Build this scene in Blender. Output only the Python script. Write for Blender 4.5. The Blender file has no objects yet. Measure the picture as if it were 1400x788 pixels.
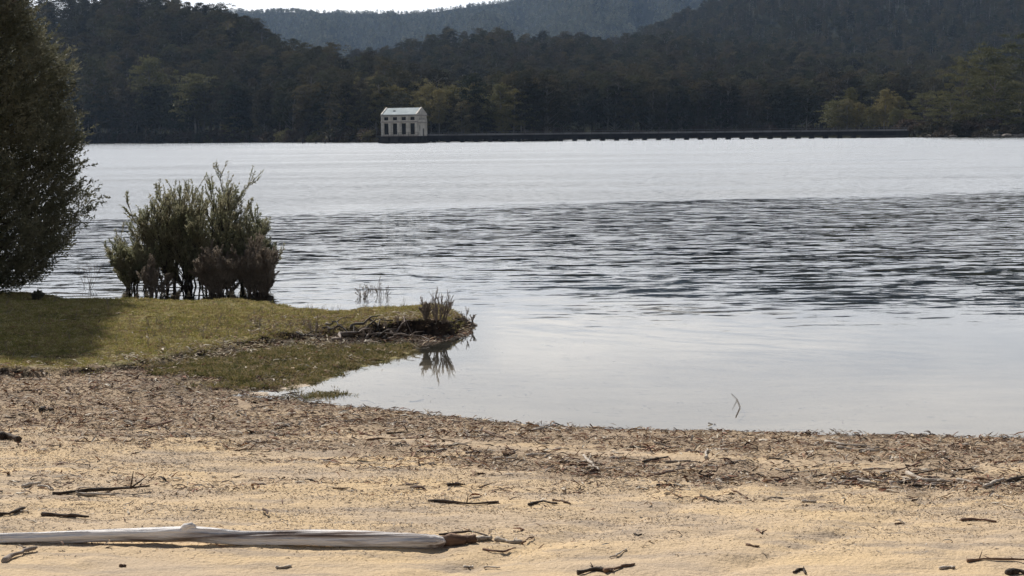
import bpy, math
import numpy as np
from mathutils import Vector, Matrix

# ------------------------------------------------------------------ camera, sky, sun, exposure
SC = bpy.context.scene
COL = SC.collection
F_PX, PITCH, ROLL, CAM_Z = 2090.0, math.radians(5.746), math.radians(0.60), 2.2
_r0 = np.array([1.0, 0, 0]); FWD = np.array([0, math.cos(PITCH), -math.sin(PITCH)])
_u0 = np.array([0, math.sin(PITCH), math.cos(PITCH)])
RGT = math.cos(ROLL) * _r0 - math.sin(ROLL) * _u0
UPV = math.sin(ROLL) * _r0 + math.cos(ROLL) * _u0
cam_d = bpy.data.cameras.new('camera'); cam = bpy.data.objects.new('camera', cam_d); COL.objects.link(cam)
cam_d.sensor_width = 36; cam_d.lens = 36 * F_PX / 1400; cam_d.clip_start = 0.1; cam_d.clip_end = 30000
cam.matrix_world = Matrix(((RGT[0], UPV[0], -FWD[0], 0), (RGT[1], UPV[1], -FWD[1], 0), (RGT[2], UPV[2], -FWD[2], CAM_Z), (0, 0, 0, 1)))
SC.camera = cam

SUN_AZ, SUN_EL = math.radians(-27), math.radians(42)      # azimuth from +Y towards +X
sun_dir = Vector((math.sin(SUN_AZ) * math.cos(SUN_EL), math.cos(SUN_AZ) * math.cos(SUN_EL), math.sin(SUN_EL)))
sl = bpy.data.lights.new('sun', 'SUN'); sl.energy = 5.0; sl.angle = math.radians(0.5); sl.color = (1.0, 0.955, 0.89)
sun = bpy.data.objects.new('sun', sl); COL.objects.link(sun)
sun.rotation_euler = sun_dir.to_track_quat('Z', 'Y').to_euler(); sun.location = (-30, 30, 40)

SC.view_settings.view_transform = 'Standard'; SC.view_settings.look = 'None'
SC.view_settings.gamma = 1; SC.view_settings.use_curve_mapping = False
SC.view_settings.exposure = 0.2
SC.cycles.use_denoising = True
SC.cycles.max_bounces = 8; SC.cycles.transparent_max_bounces = 12
SC.cycles.caustics_reflective = False; SC.cycles.caustics_refractive = False

W = bpy.data.worlds.new('World'); SC.world = W; W.use_nodes = True
def build_world():
    nt = W.node_tree; nt.nodes.clear(); N = nt.nodes.new; L = nt.links.new
    out = N('ShaderNodeOutputWorld')
    sky = N('ShaderNodeTexSky'); sky.sky_type = 'NISHITA'; sky.sun_disc = False
    sky.sun_elevation = SUN_EL; sky.sun_rotation = SUN_AZ
    bg = N('ShaderNodeBackground'); bg.inputs[1].default_value = 0.05; L(sky.outputs[0], bg.inputs[0])
    tc = N('ShaderNodeTexCoord'); sx = N('ShaderNodeSeparateXYZ'); L(tc.outputs['Generated'], sx.inputs[0])
    z = N('ShaderNodeMath'); z.operation = 'ADD'; z.inputs[1].default_value = 0.14; L(sx.outputs[2], z.inputs[0])
    zm = N('ShaderNodeMath'); zm.operation = 'MAXIMUM'; zm.inputs[1].default_value = 0.05; L(z.outputs[0], zm.inputs[0])
    dx = N('ShaderNodeMath'); dx.operation = 'DIVIDE'; L(sx.outputs[0], dx.inputs[0]); L(zm.outputs[0], dx.inputs[1])
    dy = N('ShaderNodeMath'); dy.operation = 'DIVIDE'; L(sx.outputs[1], dy.inputs[0]); L(zm.outputs[0], dy.inputs[1])
    cb = N('ShaderNodeCombineXYZ'); L(dx.outputs[0], cb.inputs[0]); L(dy.outputs[0], cb.inputs[1])
    n1 = N('ShaderNodeTexNoise'); n1.inputs['Scale'].default_value = 1.3; n1.inputs['Detail'].default_value = 9; n1.inputs['Roughness'].default_value = 0.55
    L(cb.outputs[0], n1.inputs['Vector'])
    # coverage falls off with height above the horizon
    cov = N('ShaderNodeMapRange'); cov.inputs[1].default_value = 0.22; cov.inputs[2].default_value = 0.50
    cov.inputs[3].default_value = 0.34; cov.inputs[4].default_value = -0.12; L(sx.outputs[2], cov.inputs[0])
    ad = N('ShaderNodeMath'); ad.operation = 'ADD'; L(n1.outputs[0], ad.inputs[0]); L(cov.outputs[0], ad.inputs[1])
    mr = N('ShaderNodeMapRange'); mr.inputs[1].default_value = 0.5; mr.inputs[2].default_value = 0.68; mr.interpolation_type = 'SMOOTHSTEP'; L(ad.outputs[0], mr.inputs[0])
    n2 = N('ShaderNodeTexNoise'); n2.inputs['Scale'].default_value = 0.9; n2.inputs['Detail'].default_value = 7
    mp = N('ShaderNodeMapping'); mp.inputs['Location'].default_value = (3.1, 7.7, 0); L(cb.outputs[0], mp.inputs[0]); L(mp.outputs[0], n2.inputs['Vector'])
    cr = N('ShaderNodeValToRGB'); L(n2.outputs[0], cr.inputs[0])
    cr.color_ramp.elements[0].position = 0.42; cr.color_ramp.elements[0].color = (.78, .80, .83, 1)
    cr.color_ramp.elements[1].position = 0.58; cr.color_ramp.elements[1].color = (1.0, 0.99, 0.97, 1)
    cbg = N('ShaderNodeBackground'); L(cr.outputs[0], cbg.inputs[0]); 
    # thin cloud is bright towards the sun and greyer away from it
    dt = N('ShaderNodeVectorMath'); dt.operation = 'DOT_PRODUCT'; L(tc.outputs['Generated'], dt.inputs[0]); dt.inputs[1].default_value = tuple(sun_dir)
    br = N('ShaderNodeMapRange'); br.inputs[1].default_value = -.2; br.inputs[2].default_value = .5; br.inputs[3].default_value = .52; br.inputs[4].default_value = 1.34; L(dt.outputs['Value'], br.inputs[0]); L(br.outputs[0], cbg.inputs[1])
    mx = N('ShaderNodeMixShader'); L(mr.outputs[0], mx.inputs[0]); L(bg.outputs[0], mx.inputs[1]); L(cbg.outputs[0], mx.inputs[2])
    L(mx.outputs[0], out.inputs[0])
build_world()

# ------------------------------------------------------------------ helpers
def at(px, py, z=0.0):
    d = FWD + RGT * ((px - 700) / F_PX) + UPV * ((394 - py) / F_PX)
    t = (z - CAM_Z) / d[2]
    return np.array([d[0] * t, d[1] * t, z])
def at_depth(px, py, D):
    d = FWD + RGT * ((px - 700) / F_PX) + UPV * ((394 - py) / F_PX)
    return np.array([0, 0, CAM_Z]) + d * (D / d[1])
def proj(P):
    P = np.atleast_2d(P) - np.array([0, 0, CAM_Z])
    w = P @ FWD
    return 700 + F_PX * (P @ RGT) / w, 394 - F_PX * (P @ UPV) / w
def yh(px): return 183.7 - (np.asarray(px, float) - 700) * math.tan(ROLL)

def _hash(ix, iy, s):
    v = np.sin(ix * 127.1 + iy * 311.7 + s * 74.7) * 43758.5453
    return v - np.floor(v)
def vnoise(x, y, s=0):
    ix, iy = np.floor(x), np.floor(y); fx, fy = x - ix, y - iy
    fx = fx * fx * (3 - 2 * fx); fy = fy * fy * (3 - 2 * fy)
    a = _hash(ix, iy, s); b = _hash(ix + 1, iy, s); c = _hash(ix, iy + 1, s); d = _hash(ix + 1, iy + 1, s)
    return a + (b - a) * fx + (c - a) * fy + (a - b - c + d) * fx * fy
def fbm(x, y, o=4, s=0):
    t = 0; a = 0.5; n = 0
    for k in range(o):
        t = t + a * vnoise(x * 2 ** k, y * 2 ** k, s + k * 13); n += a; a *= 0.5
    return t / n
def sstep(a, b, x):
    t = np.clip((x - a) / (b - a), 0, 1); return t * t * (3 - 2 * t)

def new_mesh(name, V, Q, mats, midx=None, smooth=False):
    V = np.asarray(V, np.float32).reshape(-1, 3); Q = np.asarray(Q, np.int32); k = Q.shape[1]; n = len(Q)
    me = bpy.data.meshes.new(name); me.vertices.add(len(V)); me.vertices.foreach_set('co', V.ravel())
    me.loops.add(n * k); me.loops.foreach_set('vertex_index', Q.ravel())
    me.polygons.add(n); me.polygons.foreach_set('loop_start', np.arange(0, n * k, k, dtype=np.int32))
    me.polygons.foreach_set('loop_total', np.full(n, k, np.int32))
    if midx is not None: me.polygons.foreach_set('material_index', np.asarray(midx, np.int32))
    me.polygons.foreach_set('use_smooth', np.full(n, smooth, bool))
    for m in (mats if isinstance(mats, (list, tuple)) else [mats]): me.materials.append(m)
    me.update(calc_edges=True); me.validate()
    return me
class MB:
    """collects quads"""
    def __init__(s): s.V = []; s.Q = []; s.M = []; s.n = 0
    def add(s, V, Q, m=0):
        V = np.asarray(V, float).reshape(-1, 3); Q = np.asarray(Q, int).reshape(-1, 4)
        s.V.append(V); s.Q.append(Q + s.n); s.M.append(np.full(len(Q), m)); s.n += len(V); return s
    def box(s, c, d, rz=0, m=0):
        x, y, z = np.array(d) / 2
        P = np.array([[-x, -y, -z], [x, -y, -z], [x, y, -z], [-x, y, -z], [-x, -y, z], [x, -y, z], [x, y, z], [-x, y, z]])
        ca, sa = math.cos(rz), math.sin(rz)
        P = P @ np.array([[ca, sa, 0], [-sa, ca, 0], [0, 0, 1]]) + np.array(c)
        return s.add(P, [[0, 3, 2, 1], [4, 5, 6, 7], [0, 1, 5, 4], [1, 2, 6, 5], [2, 3, 7, 6], [3, 0, 4, 7]], m)
    def tube(s, P, R, k=6, m=0, squash=1.0, rough=0.0, rng=None, caps=True):
        P = np.asarray(P, float); n = len(P); R = np.broadcast_to(np.asarray(R, float), (n,))
        T = np.gradient(P, axis=0); T /= np.linalg.norm(T, axis=1)[:, None] + 1e-9
        ref = np.array([0, 0, 1.0]) if abs(T[:, 2].mean()) < 0.8 else np.array([1.0, 0, 0])
        A = np.cross(T, ref); A /= np.linalg.norm(A, axis=1)[:, None] + 1e-9; B = np.cross(T, A)
        th = np.arange(k) / k * 2 * math.pi
        rr = np.ones((n, k))
        if rough and rng is not None: rr = 1 + rough * (rng.random((n, k)) - .5)
        V = P[:, None] + (A[:, None] * np.cos(th)[None, :, None] + B[:, None] * (np.sin(th) * squash)[None, :, None]) * (R[:, None] * rr)[:, :, None]
        V = V.reshape(-1, 3); i = np.arange(n - 1)[:, None] * k; j = np.arange(k)[None]; j2 = (j + 1) % k
        Q = np.stack([i + j, i + j2, i + k + j2, i + k + j], -1).reshape(-1, 4)
        if caps:
            V = np.vstack([V, P[0], P[-1]]); c0, c1 = n * k, n * k + 1
            e = []
            for a in range(0, k, 2):
                e.append([c0, (a + 2) % k, (a + 1) % k, a]); e.append([c1, (n - 1) * k + a, (n - 1) * k + (a + 1) % k, (n - 1) * k + (a + 2) % k])
            Q = np.vstack([Q, e])
        return s.add(V, Q, m)
    def leaves(s, P, D, L, Wd, rng, m=0):
        """rhombic leaf blades at P pointing along D"""
        n = len(P); D = D / (np.linalg.norm(D, axis=1)[:, None] + 1e-9)
        S = np.cross(D, rng.normal(size=(n, 3))); S /= np.linalg.norm(S, axis=1)[:, None] + 1e-9
        Nn = np.cross(D, S); L = np.broadcast_to(L, (n,))[:, None]; Wd = np.broadcast_to(Wd, (n,))[:, None]
        V = np.stack([P, P + D * L * .5 + S * Wd * .5 + Nn * Wd * .18, P + D * L, P + D * L * .5 - S * Wd * .5 + Nn * Wd * .18], 1)
        return s.add(V, np.arange(n * 4).reshape(n, 4), m)
    def mesh(s, name, mats, smooth=False):
        return new_mesh(name, np.vstack(s.V), np.vstack(s.Q), mats, np.concatenate(s.M), smooth)
    def build(s, name, mats, parent=None, smooth=False):
        o = bpy.data.objects.new(name, s.mesh(name, mats, smooth)); COL.objects.link(o)
        if parent: o.parent = parent
        return o
def tag(o, label=None, cat=None, group=None, kind=None):
    if label: o['label'] = label
    if cat: o['category'] = cat
    if group: o['group'] = group
    if kind: o['kind'] = kind
    return o
def empty(name, loc=(0, 0, 0), rz=0, label=None, cat=None, group=None):
    o = bpy.data.objects.new(name, None); COL.objects.link(o); o.location = loc; o.rotation_euler = (0, 0, rz); o.empty_display_size = .3
    return tag(o, label, cat, group)
def part(name, me, parent):
    o = bpy.data.objects.new(name, me); COL.objects.link(o); o.parent = parent; return o

# ------------------------------------------------------------------ materials
def mat(name, col, rough=0.85, var=None, nscale=5.0, bump=0.0, bscale=40.0, spec=0.3, trans=0.0, rnd=None, stretch=(1, 1, 1), bdist=0.01, const=False, vr=(.38, .62)):
    """principled with noise colour variation; var = second colour, rnd = list of colours picked per object/instance"""
    m = bpy.data.materials.new(name); m.use_nodes = True; nt = m.node_tree; N = nt.nodes.new; L = nt.links.new
    b = nt.nodes['Principled BSDF']; b.inputs['Roughness'].default_value = rough; b.inputs['Specular IOR Level'].default_value = spec
    b.inputs['Base Color'].default_value = (*col, 1)
    tc = N('ShaderNodeTexCoord'); mp = N('ShaderNodeMapping'); L(tc.outputs['Object'], mp.inputs[0]); mp.inputs['Scale'].default_value = stretch
    cout = None
    if rnd:
        oi = N('ShaderNodeObjectInfo'); cr = N('ShaderNodeValToRGB'); L(oi.outputs['Random'], cr.inputs[0])
        el = cr.color_ramp.elements
        while len(el) < len(rnd): el.new(0.5)
        for i, c in enumerate(rnd): el[i].position = i / (len(rnd) - 1); el[i].color = (*c, 1)
        if const: cr.color_ramp.interpolation = 'CONSTANT'; [setattr(el[i], 'position', i / len(rnd)) for i in range(len(rnd))]
        cout = cr.outputs[0]
    if var:
        n = N('ShaderNodeTexNoise'); n.inputs['Scale'].default_value = nscale; n.inputs['Detail'].default_value = 6; L(mp.outputs[0], n.inputs['Vector'])
        mr = N('ShaderNodeMapRange'); mr.inputs[1].default_value = vr[0]; mr.inputs[2].default_value = vr[1]; L(n.outputs[0], mr.inputs[0])
        mx = N('ShaderNodeMix'); mx.data_type = 'RGBA'; L(mr.outputs[0], mx.inputs[0])
        if cout: L(cout, mx.inputs[6])
        else: mx.inputs[6].default_value = (*col, 1)
        mx.inputs[7].default_value = (*var, 1)
        if cout: 
            ms = N('ShaderNodeMath'); ms.operation = 'MULTIPLY'; ms.inputs[1].default_value = 0.4; L(mr.outputs[0], ms.inputs[0]); L(ms.outputs[0], mx.inputs[0])
        cout = mx.outputs[2]
    if cout: L(cout, b.inputs['Base Color'])
    if bump:
        n = N('ShaderNodeTexNoise'); n.inputs['Scale'].default_value = bscale; n.inputs['Detail'].default_value = 5; L(mp.outputs[0], n.inputs['Vector'])
        bp = N('ShaderNodeBump'); bp.inputs['Strength'].default_value = bump; bp.inputs['Distance'].default_value = bdist; L(n.outputs[0], bp.inputs['Height']); L(bp.outputs[0], b.inputs['Normal'])
    if trans:
        t = N('ShaderNodeBsdfTranslucent'); 
        if cout: L(cout, t.inputs[0])
        else: t.inputs[0].default_value = (*col, 1)
        mx = N('ShaderNodeMixShader'); mx.inputs[0].default_value = trans
        L(b.outputs[0], mx.inputs[1]); L(t.outputs[0], mx.inputs[2]); L(mx.outputs[0], nt.nodes['Material Output'].inputs[0])
    return m

M = {}
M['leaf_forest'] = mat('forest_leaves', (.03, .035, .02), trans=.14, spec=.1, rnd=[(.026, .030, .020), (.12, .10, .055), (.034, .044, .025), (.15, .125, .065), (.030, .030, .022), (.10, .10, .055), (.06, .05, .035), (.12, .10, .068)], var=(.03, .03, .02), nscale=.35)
M['leaf_olive'] = mat('olive_leaves', (.11, .10, .04), trans=.16, spec=.2, rnd=[(.23, .20, .09), (.28, .235, .105), (.15, .145, .065), (.24, .20, .11)], var=(.08, .08, .035), nscale=.35)
M['leaf_head'] = mat('headland_leaves', (.07, .075, .03), trans=.12, spec=.2, rnd=[(.135, .135, .058), (.18, .165, .07), (.10, .105, .05)], var=(.05, .055, .028), nscale=.4)
M['leaf_far'] = mat('mountain_leaves', (.05, .06, .04), trans=.15, spec=.1, rnd=[(.07, .085, .065), (.19, .20, .14), (.04, .052, .042), (.25, .24, .16)])
M['bark_pale'] = mat('pale_bark', (.24, .225, .20), var=(.11, .10, .09), nscale=1.5, stretch=(1, 1, .2), bump=.4, bscale=6)
M['bark_forest'] = mat('forest_bark', (.085, .075, .065), rnd=[(.07, .06, .05), (.12, .10, .085), (.26, .235, .21), (.09, .08, .07)])
M['bark_dark'] = mat('dark_bark', (.055, .045, .038), var=(.10, .09, .08), nscale=12, bump=.5, bscale=60)
M['leaf_tree'] = mat('heath_leaves', (.205, .20, .14), rough=.6, trans=.3, spec=.3, var=(.10, .105, .065), nscale=3.0)
M['leaf_bush'] = mat('shrub_leaves', (.25, .26, .155), rough=.6, trans=.4, spec=.35, var=(.36, .33, .22), nscale=4.0)
M['leaf_mauve'] = mat('dry_shrub_leaves', (.34, .29, .235), rough=.8, trans=.35, spec=.2, var=(.22, .185, .15), nscale=5.0)
M['twig_grey'] = mat('grey_twig', (.30, .25, .215), var=(.15, .12, .10), nscale=9, bump=.4, bscale=120)
M['wood_bleach'] = mat('bleached_wood', (.84, .80, .77), rough=.85, var=(.17, .125, .105), nscale=3.2, stretch=(.5, 8, 8), bump=1.0, bscale=9, bdist=.02, vr=(.46, .62))
M['wood_brown'] = mat('brown_wood', (.20, .12, .075), var=(.09, .055, .04), nscale=9, stretch=(1, 5, 5), bump=.6, bscale=20)
M['wood_dark'] = mat('dark_wood', (.035, .026, .02), var=(.08, .055, .04), nscale=20, bump=.6, bscale=60)
M['wood_pale'] = mat('pale_stick', (.50, .44, .37), var=(.30, .25, .2), nscale=14, bump=.5, bscale=60)
M['wood_red'] = mat('russet_stick', (.19, .10, .07), var=(.11, .07, .05), nscale=14, bump=.5, bscale=60)
M['litter'] = mat('litter_chips', (.3, .2, .12), rough=.8, spec=.3, const=True, rnd=[(.50, .37, .24), (.26, .12, .07), (.58, .50, .39), (.05, .033, .024), (.36, .24, .15), (.42, .35, .28), (.09, .05, .035), (.66, .58, .46), (.30, .17, .10), (.16, .115, .09), (.50, .39, .26), (.20, .12, .08)])
M['litter_pale'] = mat('pale_reeds', (.5, .42, .3), rough=.8, const=True, rnd=[(.56, .47, .32), (.68, .60, .45), (.36, .27, .18), (.5, .42, .3)])
M['grit'] = mat('sand_grit', (.3, .2, .12), rough=.9, const=True, rnd=[(.50, .40, .27), (.30, .24, .19), (.55, .50, .44), (.14, .10, .08), (.42, .30, .18), (.36, .33, .30)])
M['grass'] = mat('grass_blades', (.12, .12, .035), rough=.7, trans=.25, spec=.25, const=True, rnd=[(.30, .28, .085), (.44, .37, .16), (.20, .20, .06), (.56, .47, .25), (.35, .31, .10), (.30, .21, .12)])
M['grass_wet'] = mat('marsh_grass', (.09, .09, .03), rough=.7, trans=.2, spec=.3, const=True, rnd=[(.19, .18, .06), (.33, .27, .12), (.13, .13, .05), (.38, .30, .17)])
M['concrete'] = mat('pump_house_render', (.86, .80, .70), rough=.85, var=(.68, .62, .53), nscale=.9, bump=.3, bscale=4)
M['concrete_trim'] = mat('moulded_band', (.55, .48, .43), var=(.42, .37, .33), nscale=2)
M['roof_white'] = mat('pale_metal_roof', (.54, .59, .59), rough=.9, var=(.42, .47, .48), nscale=.5, spec=.1)
M['glass_dark'] = mat('dark_window_glass', (.012, .013, .016), rough=.5, spec=.2)
M['frame_dark'] = mat('window_bars', (.06, .055, .05), rough=.6)
M['concrete_dark'] = mat('stained_concrete', (.075, .07, .068), var=(.035, .034, .036), nscale=.6, bump=.4, bscale=3)
M['flume'] = mat('weathered_flume', (.04, .04, .043), var=(.022, .022, .026), nscale=.4, bump=.4, bscale=3)
M['rail'] = mat('grey_rail', (.30, .29, .28), rough=.6, var=(.2, .19, .19), nscale=.3)
M['rock'] = mat('shore_rock', (.27, .235, .20), var=(.14, .12, .10), nscale=.7, bump=.8, bscale=3, bdist=.1)
M['moss'] = mat('moss', (.12, .12, .03), var=(.2, .16, .07), nscale=20)
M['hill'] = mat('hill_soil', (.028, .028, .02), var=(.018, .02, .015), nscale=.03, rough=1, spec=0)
M['scrub_brown'] = mat('brown_scrub', (.08, .06, .045), trans=.15, rnd=[(.075, .06, .04), (.11, .08, .06), (.055, .055, .03)], var=(.04, .034, .026), nscale=.6)

def sand_gap(px, py, X, Y):
    return np.exp(-((py - np.interp(px, [300, 500, 900, 1050, 1300, 1420], [600, 598, 624, 632, 640, 642])) / np.interp(px, [300, 500, 880, 1100, 1420], [3, 4, 8, 10, 8])) ** 2) * sstep(.34, .46, fbm(X * 1.4, Y * 3, 3, 14))
# ------------------------------------------------------------------ GROUND (beach, bank, lake bed: one sheet)
def P2(l, z=0.0): return np.array([at(x, y, z)[:2] for x, y in l])
shore_px = [(1900, 606), (1600, 601), (1400, 598), (1230, 595), (1060, 591), (900, 588), (760, 582), (640, 572), (560, 563), (480, 556), (420, 550), (380, 546), (335, 540),
            (360, 533), (400, 528), (432, 518), (462, 506), (500, 498), (540, 486), (575, 474), (612, 466), (638, 460), (648, 450), (640, 440), (618, 432)]
shore_px_back = [(590, 431), (560, 426), (520, 421), (470, 415), (420, 409), (380, 404), (300, 402), (220, 400), (150, 399), (100, 398), (60, 391), (0, 391), (-150, 390), (-500, 380)]
BACK = np.vstack([P2(shore_px_back[:1]), P2(shore_px_back[1:3], .1), P2(shore_px_back[3:], .17)])
land = np.vstack([P2(shore_px), BACK, [[-60, 26], [-300, 60], [-300, -300], [300, -300], [300, 30], [40, 14]]])
bank_px = [(-900, 505), (-200, 503), (0, 500), (120, 498), (200, 490), (260, 482), (330, 470), (400, 465), (450, 462), (520, 464), (580, 462), (625, 458), (642, 450)]
bank_z = [.24, .22, .20, .19, .17, .15, .11, .07, .05, .02, 0, 0, 0]
bank = np.vstack([np.array([at(x, y, z)[:2] for (x, y), z in zip(bank_px, bank_z)]), P2([(634, 443), (612, 436)]), BACK, [[-60, 26]]])
def sdist(X, Y, poly):
    P = np.stack([X.ravel(), Y.ravel()], 1); best = np.full(len(P), 1e18); ins = np.zeros(len(P), bool); n = len(poly)
    for i in range(n):
        a, b = poly[i], poly[(i + 1) % n]; e = b - a; w = P - a
        t = np.clip((w @ e) / (e @ e + 1e-12), 0, 1); d = w - t[:, None] * e; best = np.minimum(best, (d * d).sum(1))
        c = ((a[1] > P[:, 1]) != (b[1] > P[:, 1]))
        xi = a[0] + (P[:, 1] - a[1]) * (e[0]) / (e[1] if abs(e[1]) > 1e-12 else 1e-12)
        ins ^= (c & (P[:, 0] < xi))
    return (np.sqrt(best) * np.where(ins, 1, -1)).reshape(X.shape)
def terrain(X, Y, full=False):
    X = np.asarray(X, float); Y = np.asarray(Y, float)
    wob = (fbm(X * 2.2, Y * 2.2, 3, 5) - .5) * .22 + (fbm(X * 7, Y * 7, 3, 55) - .5) * .22
    s = sdist(X, Y, land) + wob * .6; sb = sdist(X, Y, bank) + wob
    z = np.where(s > 0, .045 * np.minimum(s, 4) + .04 * np.clip(s - 4, 0, 60), .055 * s)
    z = np.maximum(z, -7)
    tipx = sstep(at(470, 450)[0], at(560, 450)[0], X) * (.35 + .65 * sstep(at(648, 445)[0], at(600, 445)[0], X)); bm = sstep(-.03, .20 - .09 * tipx, sb)
    z = z * (1 - .45 * sstep(0, 1, sb)) + bm * (.075 + .095 * tipx) + sstep(.1, 2.0, sb) * .05
    beach = sstep(0, .4, s) * (1 - bm)
    z = z + beach * ((fbm(X * .9, Y * 1.6, 3, 2) - .5) * .05 + (fbm(X * 5, Y * 9, 4, 9) - .5) * .030 + (fbm(X * 22, Y * 30, 2, 19) - .5) * .009)
    z = z + bm * ((fbm(X * 1.6, Y * 1.6, 3, 31) - .5) * .07 + (fbm(X * 9, Y * 9, 3, 33) - .5) * .03)
    z = z + .022 * np.exp(-((Y - at(300, 742, .1)[1]) / .10) ** 2) * (X < at(600, 746, .1)[0]) * fbm(X * 4, Y * 0 + 2, 3, 91)
    # wheel marks pressed into the sand, lower right
    for off in (0.0, 1.35):
        cx = 1.15 + off + .55 * (Y - 8.8) - .12 * (Y - 8.8) ** 2
        g = np.exp(-((X - cx) / .10) ** 2) * ((Y > 5) & (Y < 10.4))
        z = z - g * (.016 + .006 * np.sin((Y + X) * 70)) * beach
    marsh = sstep(-.35, .02, s) * (1 - sstep(0.35, .6, s)) * (X < at(560, 480)[0]) * (Y > at(400, 541)[1])
    z = z + marsh * (fbm(X * 6, Y * 6, 3, 44) - .47) * .05
    if full: return z, s, sb, bm, beach
    return z
def gz(x, y): return float(terrain(np.array([x]), np.array([y]))[0])
def on(px, py):
    """ground point seen at a picture position"""
    z = .1
    for _ in range(12):
        p = at(px, py, z); z = .5 * z + .5 * gz(p[0], p[1])
    return np.array([p[0], p[1], gz(p[0], p[1])])

def axis(lo, hi, f0, f1, fine, grow):
    a = list(np.arange(f0, f1, fine)); s = fine
    x = a[-1]
    while x < hi: s *= grow; x += s; a.append(x)
    s = fine; x = a[0]; pre = []
    while x > lo: s *= grow; x -= s; pre.append(x)
    return np.array(pre[::-1] + a)
gx = axis(-2500, 2500, -7.6, 6.6, .03, 1.10); gy = axis(-400, 5200, 7.4, 20.5, .022, 1.06)
GX, GY = np.meshgrid(gx, gy); GZ, gs, gsb, gbm, gbeach = terrain(GX, GY, True)
far = sstep(200, 900, np.hypot(GX, GY)); GZ = np.where(GY > 60, -7, GZ); GZ = np.where((GY < 40) & (gs > 0), GZ, np.minimum(GZ, GZ))
ny, nx = GX.shape; idx = np.arange(ny * nx).reshape(ny, nx)
Q = np.stack([idx[:-1, :-1], idx[:-1, 1:], idx[1:, 1:], idx[1:, :-1]], -1).reshape(-1, 4)

def ground_mat():
    m = bpy.data.materials.new('ground'); m.use_nodes = True; nt = m.node_tree; N = nt.nodes.new; L = nt.links.new
    b = nt.nodes['Principled BSDF']; b.inputs['Roughness'].default_value = .95; b.inputs['Specular IOR Level'].default_value = .15
    ge = N('ShaderNodeNewGeometry')
    def noise(sc, det=6, st=(1, 1, 1), rough=.55):
        mp = N('ShaderNodeMapping'); mp.inputs['Scale'].default_value = st; L(ge.outputs['Position'], mp.inputs[0])
        n = N('ShaderNodeTexNoise'); n.inputs['Scale'].default_value = sc; n.inputs['Detail'].default_value = det; n.inputs['Roughness'].default_value = rough; L(mp.outputs[0], n.inputs['Vector']); return n.outputs[0]
    def rng(v, a, c):
        mr = N('ShaderNodeMapRange'); mr.inputs[1].default_value = a; mr.inputs[2].default_value = c; L(v, mr.inputs[0]); return mr.outputs[0]
    def mix(f, a, c, k=1.0):
        mx = N('ShaderNodeMix'); mx.data_type = 'RGBA'
        if k != 1: 
            q = N('ShaderNodeMath'); q.operation = 'MULTIPLY'; q.inputs[1].default_value = k; L(f, q.inputs[0]); f = q.outputs[0]
        L(f, mx.inputs[0])
        for i, v in ((6, a), (7, c)):
            if isinstance(v, tuple): mx.inputs[i].default_value = (*v, 1)
            else: L(v, mx.inputs[i])
        return mx.outputs[2]
    def attr(n): a = N('ShaderNodeAttribute'); a.attribute_name = n; return a.outputs['Fac']
    sand = mix(rng(noise(.9, 5, (1, 2.2, 1)), .35, .65), (.60, .44, .255), (.48, .37, .255))
    sand = mix(rng(noise(3.5, 6, (.6, 2.2, 1)), .5, .66), sand, (.31, .25, .195), .75)           # greyer bands of fine debris
    sand = mix(rng(noise(90, 3), .55, .68), sand, (.20, .14, .09), .55)                        # dark grains
    sand = mix(rng(noise(140, 3), .60, .70), sand, (.66, .56, .42), .5)
    deb = mix(rng(noise(60, 4), .42, .58), (.14, .095, .066), (.38, .29, .20))
    sand = mix(attr('debris'), sand, deb, .85)
    turf = mix(rng(noise(2.6, 7), .36, .62), (.14, .135, .045), (.25, .20, .085))
    turf = mix(rng(noise(55, 4), .52, .66), turf, (.25, .20, .11), .6)
    turf = mix(rng(noise(1.1, 4), .55, .66), turf, (.14, .085, .05), .7)
    c = mix(attr('turf'), sand, turf)
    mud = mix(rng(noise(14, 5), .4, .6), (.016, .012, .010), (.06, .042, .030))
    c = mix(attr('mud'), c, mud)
    bed = mix(rng(noise(1.6, 5, (.6, 1.4, 1)), .4, .62), (.56, .46, .35), (.48, .39, .29))
    bed = mix(rng(noise(9, 6, (.7, 1.5, 1)), .60, .70), bed, (.14, .10, .07), .7)
    bed = mix(attr('deep_and_reflection'), bed, (.018, .022, .02))
    c = mix(attr('bed'), c, bed)
    L(c, b.inputs['Base Color'])
    bp = N('ShaderNodeBump'); bp.inputs['Strength'].default_value = 1.0; bp.inputs['Distance'].default_value = .013; L(noise(38, 7), bp.inputs['Height']); L(bp.outputs[0], b.inputs['Normal'])
    return m
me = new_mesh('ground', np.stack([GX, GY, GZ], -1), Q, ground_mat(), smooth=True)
slope = np.hypot(np.gradient(GZ, axis=1) / np.gradient(GX, axis=1), np.gradient(GZ, axis=0) / np.gradient(GY, axis=0))
pxg, pyg = proj(np.stack([GX, GY, GZ], -1).reshape(-1, 3)); pxg = pxg.reshape(GX.shape); pyg = pyg.reshape(GX.shape)
def yl(x): return np.interp(x, [-300, 0, 150, 300, 400, 600, 760, 900, 1100, 1400, 1700], [585, 592, 602, 603, 612, 626, 645, 655, 664, 672, 675])
jit = (fbm(GX * 3, GY * 5, 4, 71) - .5)
debris = sstep(10, -12, pyg - yl(pxg) + jit * 90) * (GY > 5) * (1 - .95 * sand_gap(pxg, pyg, GX, GY)) * (.7 + .3 * sstep(.38, .55, fbm(GX * 1.5, GY * 5, 4, 93)))
marsh_a = (pxg < 575) & (pxg > -500) & (GY > 10) & (pyg < 545) & (pyg > 440)
turf = np.maximum(sstep(.02, .3, gsb + jit * .5), marsh_a * sstep(530, 512, pyg + jit * 30) * sstep(-.4, -.1, gs) * sstep(200, 330, pxg + jit * 60))
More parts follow.
